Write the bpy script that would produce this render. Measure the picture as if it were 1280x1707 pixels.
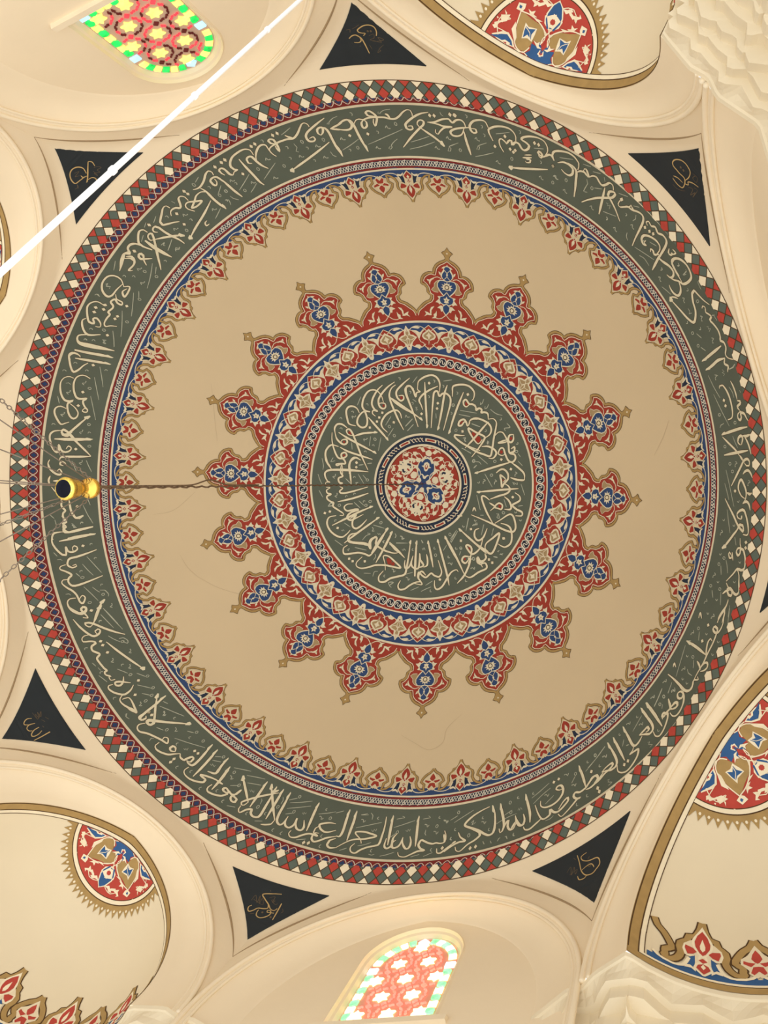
import bpy, math, random
from mathutils import Vector, Matrix
from mathutils.geometry import delaunay_2d_cdt
random.seed(7)
PI = math.pi
for o in list(bpy.data.objects): bpy.data.objects.remove(o)
scene = bpy.context.scene
COL = scene.collection

# ------------------------------------------------------------------ camera
# fitted from the photograph: world Z is up, the dome axis is the Z axis, metres
CX, CY, CZ = (0.945463, 0.008234, 0.325626), (-0.0, -0.99968, 0.025279), (0.32573, -0.0239, -0.945161)
CP = (3.990138, -0.104257, 0.0)
FOC, PPX, PPY = 1420.074, 621.630, 831.514
H0, SR, TH0D = 9.07872, 5.17707, -82.4514
WORLD_DIR = (.75, .3, -.35); WORLD_LO = .62; WORLD_HI = 1.70
BULB = 22
LAMPS = []
ALB = 1.25
TIPS = [(-97.05, 3.62), (-76.96, 3.623), (-56.82, 3.623), (-36.81, 3.617), (-16.57, 3.604), (3.81, 3.596), (23.74, 3.6), (44.01, 3.604), (64.2, 3.605), (84.27, 3.595), (104.92, 3.591), (124.5, 3.583), (144.35, 3.581), (163.89, 3.586), (-176.17, 3.594), (-156.15, 3.595), (-136.31, 3.595), (-116.82, 3.612)]
PALM_DR = 0.0; PSC = 2.2
PCORR = {}
REDS = [((-1.256, -0.901), 34.0), ((-1.369, -0.75), 19.0), ((-0.638, -1.362), 19.0), ((-0.313, -1.488), 21.0), ((-1.382, -0.512), 21.0), ((-1.47, -0.356), 21.0), ((-0.309, -1.482), 21.0), ((0.832, -1.332), 25.0), ((0.733, -1.033), 28.0), ((1.003, -0.745), 52.0), ((0.929, -0.831), 38.0), ((0.715, -1.032), 25.0), ((0.833, -1.35), 25.0), ((1.583, -0.742), 25.0), ((1.476, -0.696), 27.0), ((1.409, -0.524), 27.0), ((1.424, -0.052), 21.0), ((1.375, 0.374), 28.0), ((0.849, 1.09), 19.0), ((0.78, 1.267), 19.0), ((-0.557, 1.345), 43.0), ((-0.492, 1.386), 33.0), ((-0.586, 1.311), 28.0), ((0.85, 1.095), 23.0)]
WRED = {'s': .85, 'n': .5}
POLE = ((1.4015, -.9609, 2.8326), (1.3059, -3.8145, 6.1517)); POLE_COL = (1.06, 2.17, 3.56)
PLAB = {0: ('black triangular calligraphy panel at the top centre, right of the upper stained window', 0),
        1: ('black triangular calligraphy panel at the upper right, beside the carved cornice', 0),
        2: ('black triangular panel cut off by the right edge of the picture', 0),
        3: ('black triangular calligraphy panel at the lower right, beside the gold-edged half dome', 0),
        4: ('black triangular calligraphy panel at the bottom, left of the lower stained window', 0),
        5: ('blue-black triangular calligraphy panel at the lower left', 0),
        7: ('black triangular calligraphy panel at the upper left, partly crossed by the white pole', 0)}
MATS = {
 'plaster': (('dome plaster', (201, 182, 149)), dict(var=.03, scale=.5, bump=.06)),
 'plaster2': (('wall plaster', (221, 205, 177)), dict(var=.03, scale=.8, bump=.1)),
 'plaster3': (('moulding plaster', (222, 207, 180)), dict(var=.03)),
 'plaster4': (('half dome plaster', (215, 202, 174)), dict(var=.03, scale=.8, bump=.05)),
 'carved': (('carved plaster', (212, 199, 172)), dict(var=.03)),
 'groove_shade': (('groove shade plaster', (150, 128, 98)), dict(var=.05)),  # fillet plaster darkened to paint in the shade of a groove
 'tracery': (('window tracery plaster', (195, 165, 145)), dict(var=.05)),
 'tracery_redlit': (('red-lit tracery plaster', (228, 158, 138)), dict(var=.05)),  # light through the red glass is painted into this plaster colour
 'crack': (('hairline crack', (188, 168, 136)), dict(var=.05)),
 'beige': (('pale beige paint', (204, 188, 154)), dict(var=.04)),
 'cream': (('cream paint', (210, 200, 174)), dict(var=.05, scale=9)),
 'white': (('white paint', (226, 214, 186)), dict(var=.04, scale=9)),
 'ink': (('cream lettering paint', (214, 206, 178)), dict(var=.06, scale=12)),
 'thin': (('thin lettering paint', (172, 174, 156)), dict(var=.1, scale=12)),
 'silver': (('pale braid paint', (206, 200, 186)), dict(var=.05, scale=9)),
 'green': (('slate green paint', (88, 95, 84)), dict(var=.06, scale=2)),
 'green2': (('grey green check paint', (90, 101, 93)), dict(var=.08, scale=6)),
 'red': (('brick red paint', (148, 58, 46)), dict(var=.07, scale=9)),
 'red2': (('bright red paint', (172, 68, 58)), dict(var=.06, scale=9)),
 'darkred': (('dark red paint', (122, 46, 44)), dict(var=.06, scale=9)),
 'brightred': (('vermilion paint', (172, 68, 58)), dict(var=.1, scale=12)),
 'blue': (('dusky blue paint', (50, 70, 108)), dict(var=.08, scale=6)),
 'blue2': (('clear blue paint', (52, 88, 134)), dict(var=.08, scale=6)),
 'navy': (('navy paint', (42, 50, 66)), dict(var=.06, scale=9)),
 'black': (('black paint', (40, 42, 54)), dict(var=.05, scale=9)),
 'outline': (('brown outline paint', (78, 56, 34)), dict(var=.05, scale=9)),
 'gold': (('ochre gold paint', (160, 132, 84)), dict(var=.08, scale=9)),
 'tan': (('tan paint', (158, 134, 98)), dict(var=.06, scale=9)),
 'panel': (('black panel enamel', (34, 40, 44)), dict(rough=.6, var=.06, scale=4, spec=.3)),
 'gilt': (('faded gilt', (175, 148, 100)), dict(rough=.5, var=.15, scale=9)),
 'giltdim': (('dim gilt', (92, 78, 60)), dict(rough=.6, var=.15, scale=9)),
 'brass': (('polished brass', (250, 195, 95)), dict(rough=.22, metal=1, var=.1, scale=8)),
 'cable': (('twisted steel cable', (95, 75, 55)), dict(rough=.6, var=.3, scale=30)),
 'chain': (('dull chain steel', (120, 108, 95)), dict(rough=.5, metal=.4, var=.2, scale=20)),
 'whitepaint': (('white painted tube', (255, 250, 235)), dict(rough=.4, var=.01)),
 'gyn': (('yellow glass', (255, 228, 110)), dict(rough=.2, emit=1.0, var=.15, scale=12)),
 'ggn': (('green glass', (30, 190, 80)), dict(rough=.2, emit=1.0, var=.4, scale=14)),
 'grn': (('red glass', (225, 60, 70)), dict(rough=.2, emit=.9, var=.2, scale=14)),
 'gbn': (('blue glass', (150, 200, 250)), dict(rough=.2, emit=1.1, var=.15, scale=10)),
 'gdn': (('dark ruby glass', (90, 35, 35)), dict(rough=.2, emit=.2, var=.2, scale=10)),
 'gys': (('sunlit yellow glass', (255, 250, 170)), dict(rough=.2, emit=2.2, var=.2, scale=12)),
 'ggs': (('sunlit green glass', (110, 240, 130)), dict(rough=.2, emit=1.6, var=.4, scale=14)),
 'grs': (('sunlit red glass', (255, 120, 105)), dict(rough=.2, emit=1.3, var=.15, scale=14)),
 'gbs': (('sunlit pale glass', (245, 245, 255)), dict(rough=.2, emit=2.0, var=.05, scale=10)),
 'gds': (('sunlit salmon glass', (240, 130, 110)), dict(rough=.2, emit=1.0, var=.2, scale=10)),
}

cam_d = bpy.data.cameras.new('camera'); cam = bpy.data.objects.new('camera', cam_d); COL.objects.link(cam)
cam.matrix_world = Matrix(((CX[0], CY[0], CZ[0], CP[0]), (CX[1], CY[1], CZ[1], CP[1]), (CX[2], CY[2], CZ[2], CP[2]), (0, 0, 0, 1)))
cam_d.sensor_fit = 'VERTICAL'; cam_d.sensor_height = 24.0; cam_d.lens = FOC*24.0/1707
cam_d.shift_x = (640-PPX)/1707; cam_d.shift_y = (PPY-853.5)/1707
cam_d.clip_start = .05; cam_d.clip_end = 100
scene.camera = cam

# ------------------------------------------------------------------ light
scene.view_settings.view_transform = 'Standard'; scene.view_settings.look = 'None'
scene.view_settings.gamma = 1; scene.view_settings.exposure = 0.0; scene.view_settings.use_curve_mapping = False
wd = bpy.data.worlds.new('hall_light'); scene.world = wd; wd.use_nodes = True
nt = wd.node_tree; bg = nt.nodes['Background']
tc = nt.nodes.new('ShaderNodeTexCoord'); dot = nt.nodes.new('ShaderNodeVectorMath'); dot.operation = 'DOT_PRODUCT'
dot.inputs[1].default_value = WORLD_DIR
nt.links.new(tc.outputs['Generated'], dot.inputs[0])
mr = nt.nodes.new('ShaderNodeMapRange'); mr.inputs[1].default_value = -1; mr.inputs[2].default_value = 1
mr.inputs[3].default_value = WORLD_LO; mr.inputs[4].default_value = WORLD_HI
nt.links.new(dot.outputs['Value'], mr.inputs[0])
nt.links.new(mr.outputs[0], bg.inputs['Strength']); bg.inputs['Color'].default_value = (1.0, .985, .955, 1)

def area(name, loc, target, size, power, col):
    l = bpy.data.lights.new(name, 'AREA'); l.shape = 'DISK'; l.size = size; l.energy = power; l.color = col
    o = bpy.data.objects.new(name, l); COL.objects.link(o); o.location = loc
    o.rotation_euler = (Vector(target)-Vector(loc)).to_track_quat('-Z', 'Y').to_euler(); return o
for a in LAMPS: area(*a)

# ------------------------------------------------------------------ materials
def lin(c): c /= 255.0; return c/12.92 if c <= .04045 else ((c+.055)/1.055)**2.4
def mat(name, rgb, rough=.85, var=.05, scale=3.0, metal=0, bump=0, spec=.2, emit=None):
    m = bpy.data.materials.new(name); m.use_nodes = True; n = m.node_tree.nodes; L = m.node_tree.links
    b = n['Principled BSDF']; b.inputs['Roughness'].default_value = rough; b.inputs['Metallic'].default_value = metal
    b.inputs['Specular IOR Level'].default_value = spec
    c = [lin(x)*ALB for x in rgb]
    g = n.new('ShaderNodeNewGeometry'); t = n.new('ShaderNodeTexNoise'); t.inputs['Scale'].default_value = scale; t.inputs['Detail'].default_value = 5
    L.new(g.outputs['Position'], t.inputs['Vector'])
    r = n.new('ShaderNodeValToRGB'); r.color_ramp.elements[0].position = .3; r.color_ramp.elements[1].position = .7
    r.color_ramp.elements[0].color = [min(1, x*(1-var)) for x in c]+[1]; r.color_ramp.elements[1].color = [min(1, x*(1+var)) for x in c]+[1]
    L.new(t.outputs['Fac'], r.inputs['Fac']); L.new(r.outputs['Color'], b.inputs['Base Color'])
    if bump:
        t2 = n.new('ShaderNodeTexNoise'); t2.inputs['Scale'].default_value = 14; t2.inputs['Detail'].default_value = 6
        L.new(g.outputs['Position'], t2.inputs['Vector'])
        bp = n.new('ShaderNodeBump'); bp.inputs['Strength'].default_value = bump; bp.inputs['Distance'].default_value = .02
        L.new(t2.outputs['Fac'], bp.inputs['Height']); L.new(bp.outputs['Normal'], b.inputs['Normal'])
    if emit is not None:
        L.new(r.outputs['Color'], b.inputs['Emission Color']); b.inputs['Emission Strength'].default_value = emit
    return m
M = {}
for k, a in MATS.items(): M[k] = mat(*a[0], **a[1])

# ------------------------------------------------------------------ helpers
def link(name, verts, faces, mats, parent=None, midx=None, smooth=False, kind=None):
    me = bpy.data.meshes.new(name); me.from_pydata([tuple(v) for v in verts], [], faces)
    for m in mats: me.materials.append(M[m])
    if midx: me.polygons.foreach_set('material_index', midx)
    if smooth: me.polygons.foreach_set('use_smooth', [True]*len(me.polygons))
    me.update()
    o = bpy.data.objects.new(name, me); COL.objects.link(o)
    if parent: o.parent = parent
    if kind: o['kind'] = kind
    return o
def thing(o, label, cat, group=None):
    o['label'] = label; o['category'] = cat
    if group: o['group'] = group
    return o
def catmull(P, step, closed=False):
    n = len(P)
    if n < 3 and not closed:
        a, b = P[0], P[-1]; k = max(1, int(math.dist(a, b)/step)); return [(a[0]+(b[0]-a[0])*i/k, a[1]+(b[1]-a[1])*i/k) for i in range(k+1)]
    out = []
    for i in range(n if closed else n-1):
        p1, p2 = P[i % n], P[(i+1) % n]
        p0 = P[(i-1) % n] if (closed or i > 0) else (2*p1[0]-p2[0], 2*p1[1]-p2[1])
        p3 = P[(i+2) % n] if (closed or i < n-2) else (2*p2[0]-p1[0], 2*p2[1]-p1[1])
        k = max(1, min(12, int(math.dist(p1, p2)/step)))
        for j in range(k):
            t = j/k; t2 = t*t; t3 = t2*t
            out.append(tuple(.5*(2*p1[q]+(p2[q]-p0[q])*t+(2*p0[q]-5*p1[q]+4*p2[q]-p3[q])*t2+(3*p1[q]-p0[q]-3*p2[q]+p3[q])*t3) for q in (0, 1)))
    if not closed: out.append(P[-1])
    return out
class Paint:
    """layers of paint lying on a curved surface given by pos(u, v) and nrm(u, v)"""
    def __init__(s, pos, nrm, lift=.0012, base=.003):
        s.pos, s.nrm, s.lift, s.base = pos, nrm, lift, base; s.v = []; s.f = []; s.mi = []; s.m = []
    def mid(s, m):
        if m not in s.m: s.m.append(m)
        return s.m.index(m)
    def pt(s, u, v, lay): p = s.pos(u, v); return p+s.nrm(u, v)*(s.base+s.lift*lay)
    def fill(s, poly, m, lay, grid=.13, raw=False):
        P = [Vector(p) for p in poly]
        if not raw and grid:
            Q = []
            for i, a in enumerate(P):
                b = P[(i+1) % len(P)]; k = max(1, int((b-a).length/grid)); Q += [a.lerp(b, j/k) for j in range(k)]
            P = Q
        n = len(P); pts = list(P)
        if grid:
            x0, x1 = min(p.x for p in P), max(p.x for p in P); y0, y1 = min(p.y for p in P), max(p.y for p in P)
            if x1-x0 > grid*1.2 or y1-y0 > grid*1.2:
                x = math.floor(x0/grid)*grid
                while x < x1:
                    y = math.floor(y0/grid)*grid
                    while y < y1: pts.append(Vector((x+.01, y+.013))); y += grid
                    x += grid
        r = delaunay_2d_cdt(pts, [], [list(range(n))], 1, 1e-6)
        V, F = r[0], r[2]; o = len(s.v); k = s.mid(m)
        for q in V: s.v.append(s.pt(q.x, q.y, lay))
        for f in F:
            f = [o+i for i in f]
            a, b, c = s.v[f[0]], s.v[f[1]], s.v[f[2]]
            s.f.append(f); s.mi.append(k)
    def stroke(s, pts, w, m, lay, taper=0, step=.035, closed=False, smooth=True):
        P = catmull(pts, step, closed) if smooth else list(pts)
        Q = [P[0]]
        for p in P[1:]:
            if math.dist(p, Q[-1]) > 1e-4: Q.append(p)
        P = Q
        if len(P) < 2: return
        X = [s.pos(*p) for p in P]; N = [s.nrm(*p) for p in P]; n = len(P); o = len(s.v); k = s.mid(m); off = s.base+s.lift*lay
        for i in range(n):
            if closed: t = X[(i+1) % n]-X[i-1]
            else: t = X[min(i+1, n-1)]-X[max(i-1, 0)]
            sd = N[i].cross(t)
            if sd.length < 1e-9: sd = Vector((1, 0, 0))
            sd.normalize(); q = i/(n-1); ww = w*.5
            if taper: ww *= 1-taper*max(0, abs(q-.5)*2-.45)/.55
            s.v.append(X[i]+sd*ww+N[i]*off); s.v.append(X[i]-sd*ww+N[i]*off)
        for i in range(n if closed else n-1):
            j = (i+1) % n; s.f.append([o+2*i, o+2*i+1, o+2*j+1, o+2*j]); s.mi.append(k)
    def build(s, name, parent=None, kind=None):
        return link(name, s.v, s.f, s.m, parent, s.mi, kind=kind)
def tube(path, r, seg=8, closed=False, verts=None, faces=None):
    verts = [] if verts is None else verts; faces = [] if faces is None else faces
    n = len(path); o = len(verts); up0 = None
    for i, p in enumerate(path):
        t = (path[(i+1) % n]-path[i-1]) if closed else (path[min(i+1, n-1)]-path[max(i-1, 0)])
        t.normalize()
        if up0 is None: up0 = t.orthogonal().normalized()
        a = (up0-t*up0.dot(t)).normalized(); up0 = a; b = t.cross(a)
        rr = r(i/(n-1)) if callable(r) else r
        for j in range(seg): verts.append(p+(a*math.cos(2*PI*j/seg)+b*math.sin(2*PI*j/seg))*rr)
    for i in range(n if closed else n-1):
        for j in range(seg):
            a, b = o+i*seg, o+((i+1) % n)*seg; faces.append([a+j, a+(j+1) % seg, b+(j+1) % seg, b+j])
    if not closed: faces.append([o+j for j in range(seg)][::-1]); faces.append([o+(n-1)*seg+j for j in range(seg)])
    return verts, faces
def lathe(prof, cx, cy, seg=40, a0=0, a1=2*PI):
    v = []; f = []; full = abs(a1-a0-2*PI) < 1e-6; k = seg if full else seg+1
    for R, z in prof:
        for j in range(k): a = a0+(a1-a0)*j/seg; v.append(Vector((cx+R*math.cos(a), cy+R*math.sin(a), z)))
    for i in range(len(prof)-1):
        for j in range(seg): j2 = (j+1) % k; f.append([i*k+j, i*k+j2, (i+1)*k+j2, (i+1)*k+j])
    return v, f
def parse(t): return [[q[0]]+[tuple(float(c) for c in a.split(',')) for a in q[1:]] for q in (l.split() for l in t.strip().split('\n')) if q]
def polar(th, R): return (R*math.cos(th), R*math.sin(th))
R_ = math.radians

# ------------------------------------------------------------------ traced ornament (millimetres on plan, or hundredths of a degree and millimetres)
MOTIFS = """
M petal
F R 0 0,3548 65,3530 188,3503 298,3463 354,3419 383,3365 514,3362 633,3337 712,3295 753,3224 651,3201 582,3160 577,3104 475,3060 473,3027 527,2986 680,2953 824,2900 940,2848 1000,2806 899,2733 509,2694 20,2728
S K 52 0,3557 65,3532 188,3505 298,3464 354,3419 383,3365 514,3362 633,3337 712,3295 753,3224 651,3201 582,3160 577,3104 475,3060 473,3027 527,2986 680,2953 824,2900 940,2848 1000,2806
S G 36 0,3557 65,3532 188,3505 298,3464 354,3419 383,3365 514,3362 633,3337 712,3295 753,3224 651,3201 582,3160 577,3104 475,3060 473,3027 527,2986 680,2953 824,2900 940,2848 1000,2806
S C 13 0,3528 100,3493 208,3464 294,3413 331,3338 443,3346 559,3328 644,3295 686,3251 606,3218 538,3173 520,3125 489,3085 411,3067 413,3011 467,2970 632,2932 764,2882 902,2833 964,2768
F K 1 0,3703 50,3662 108,3647 150,3631 121,3615 91,3601 65,3576 56,3553 0,3548
F G 2 0,3695 43,3660 99,3642 136,3630 113,3619 82,3604 55,3579 44,3548 0,3544
F C 3 0,3639 24,3628 0,3613
F C 4 0,3490 21,3470 110,3456 156,3434 93,3433 121,3406 160,3374 182,3333 146,3304 54,3265 0,3253
F B 5 0,3460 48,3455 88,3429 76,3402 133,3364 145,3325 100,3289 0,3270
F C 6 0,3375 22,3365 22,3346 0,3336
S C 9 0,3375 49,3404 102,3430
S C 9 0,3336 52,3305 100,3289
F T 3 225,3275 285,3263 368,3227 376,3182 465,3142 390,3115 257,3116 222,3149
S C 9 225,3275 304,3260 368,3227 376,3182 465,3142 390,3115 258,3111
F C 4 0,3274 110,3283 225,3279 288,3237 296,3188 225,3122 109,3066 193,3060 243,3013 208,2968 104,2936 133,2891 96,2840 0,2781
F B 5 0,3261 111,3272 207,3269 265,3234 272,3190 203,3134 88,3076 0,3118
F B 5 0,3113 89,3063 191,3050 218,3011 186,2971 81,2948 0,2962
F B 5 0,2952 84,2925 108,2908 93,2859 0,2805
S C 11 0,3122 88,3074
S C 11 0,2961 105,2931
F C 6 0,3266 26,3232 74,3249 76,3218 153,3224 107,3198 187,3187 109,3176 141,3151 61,3154 0,3141
F K 7 0,3221 47,3216 73,3195 56,3167 0,3150
F C 8 0,3211 33,3206 50,3194 35,3175 0,3163
F T 9 0,3196 0,3188 0,3178
F C 6 0,3067 30,3033 103,3029 54,3002 78,2976 0,2970
F T 7 0,3026 27,3014 0,2995
F C 5 204,3061 288,3054 241,3022 359,2968 273,2964 213,2940 176,2965 226,3012
F C 5 127,2928 193,2929 300,2891 201,2882 164,2841 106,2850
S C 13 166,3295 278,3315 395,3296 476,3270 536,3263
F C 4 367,3289 453,3289 515,3270 527,3235 507,3201 483,3239 438,3270
F C 4 524,3275 587,3278 541,3241
F C 4 178,3376 241,3392 217,3353 172,3342
S C 13 35,2787 135,2747 281,2732 395,2749
F C 5 322,2845 369,2807 428,2793 415,2758 495,2732 351,2737 315,2782
F C 5 391,2910 500,2893 554,2846 544,2796 506,2782 492,2848
F C 5 479,2779 607,2813 727,2833 685,2793 755,2753 644,2779 552,2773
M palm
F B 0 0,4498 0,4478 49,4462 135,4415 196,4439 241,4463 325,4471 432,4467 490,4458 537,4442 535,4508 206,4517
S K 46 0,4188 29,4231 83,4266 152,4272 167,4297 242,4323 250,4349 233,4378 264,4415 329,4442 420,4452 401,4424 405,4396 336,4372 364,4339 435,4301 513,4278 562,4245
F N 1 84,4370 139,4383 176,4423 206,4459 180,4465 115,4449 61,4413
S C 16 148,4394 174,4426 216,4456 268,4466 325,4470 418,4466 484,4457 540,4439
F C 3 197,4462 193,4444 137,4437 82,4455 79,4473 126,4456
F P 2 0,4207 55,4243 91,4282 140,4294 205,4318 219,4348 193,4380 137,4386 84,4370 83,4413 95,4445 45,4468 0,4491 0,4391
S G 32 0,4188 29,4231 83,4266 152,4272 167,4297 242,4323 250,4349 233,4378 264,4415 329,4442 420,4452 401,4424 405,4396 336,4372 364,4339 435,4301 513,4278 562,4245
S C 11 0,4219 54,4252 102,4289 88,4323 39,4355 0,4372
F R 4 0,4231 56,4258 86,4293 77,4319 33,4351 0,4363 0,4318
F C 5 0,4273 30,4311 26,4329 0,4343
S C 10 182,4318 205,4341 170,4381 98,4372
F R 4 186,4325 193,4340 162,4374 102,4365 62,4348 105,4331
F R 4 0,4380 48,4395 0,4409 0,4405
S C 11 0,4391 70,4424 91,4445 0,4488
F R 4 0,4412 55,4424 73,4445 0,4480
F C 5 0,4416 27,4434 0,4451
S C 10 0,4336 31,4370 39,4398 0,4423
M floral
F R 0 0,2623 159,2575 283,2534 414,2458 505,2510 636,2549 783,2552 857,2620 857,2431 857,2246 794,2312 581,2297 425,2272 234,2302 131,2281 0,2246
S C 12 0,2625 106,2591 212,2561 300,2523 389,2457
S C 14 50,2271 165,2306 230,2356 344,2373 404,2419 489,2490 662,2546 808,2573 857,2623
F C 3 393,2414 334,2466 250,2521 138,2563 242,2545 353,2514 489,2546 657,2555 505,2510 427,2459
S C 13 791,2538 666,2585 507,2611 318,2604 194,2578 95,2543
F C 3 664,2589 547,2579 405,2569 325,2586 436,2608 580,2609
S C 13 784,2351 684,2311 451,2278 308,2287 156,2336
F C 3 619,2304 519,2280 390,2256 393,2283 306,2294 402,2329 537,2330
F C 4 31,2315 0,2383 85,2398 211,2414 279,2455 248,2493 124,2529 0,2571
F T 5 0,2374 55,2413 177,2438 220,2463 161,2491 79,2514 0,2538
F C 6 0,2398 45,2451 117,2466 34,2495 0,2518
S C 12 128,2340 215,2319
F C 7 0,2246 80,2261 89,2281 32,2291
M palms
F P 3 0,4269 41,4292 91,4322 168,4346 169,4376 98,4407 84,4435 23,4456 0,4446 0,4366
S C 11 0,4283 54,4312 75,4345 31,4366 0,4374
S C 10 152,4347 161,4375 69,4395 92,4425 46,4442 0,4415
F R 4 0,4294 39,4317 58,4342 24,4361 0,4367
F C 5 0,4315 0,4339 0,4354
F R 4 143,4354 146,4371 71,4387 21,4366 94,4361
F R 4 51,4387 82,4423 51,4435 0,4412 0,4384
M knot
F C 4 33,2237 117,2302 183,2367 381,2442 234,2480 126,2487 107,2554 0,2619
F T 5 0,2316 127,2368 306,2436 183,2461 68,2478 47,2550 0,2518
S C 12 0,2320 57,2393 0,2449 83,2513
S C 12 315,2442 102,2406 0,2447
F C 8 0,2241 83,2260 110,2292 46,2291 0,2305
"""
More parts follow.
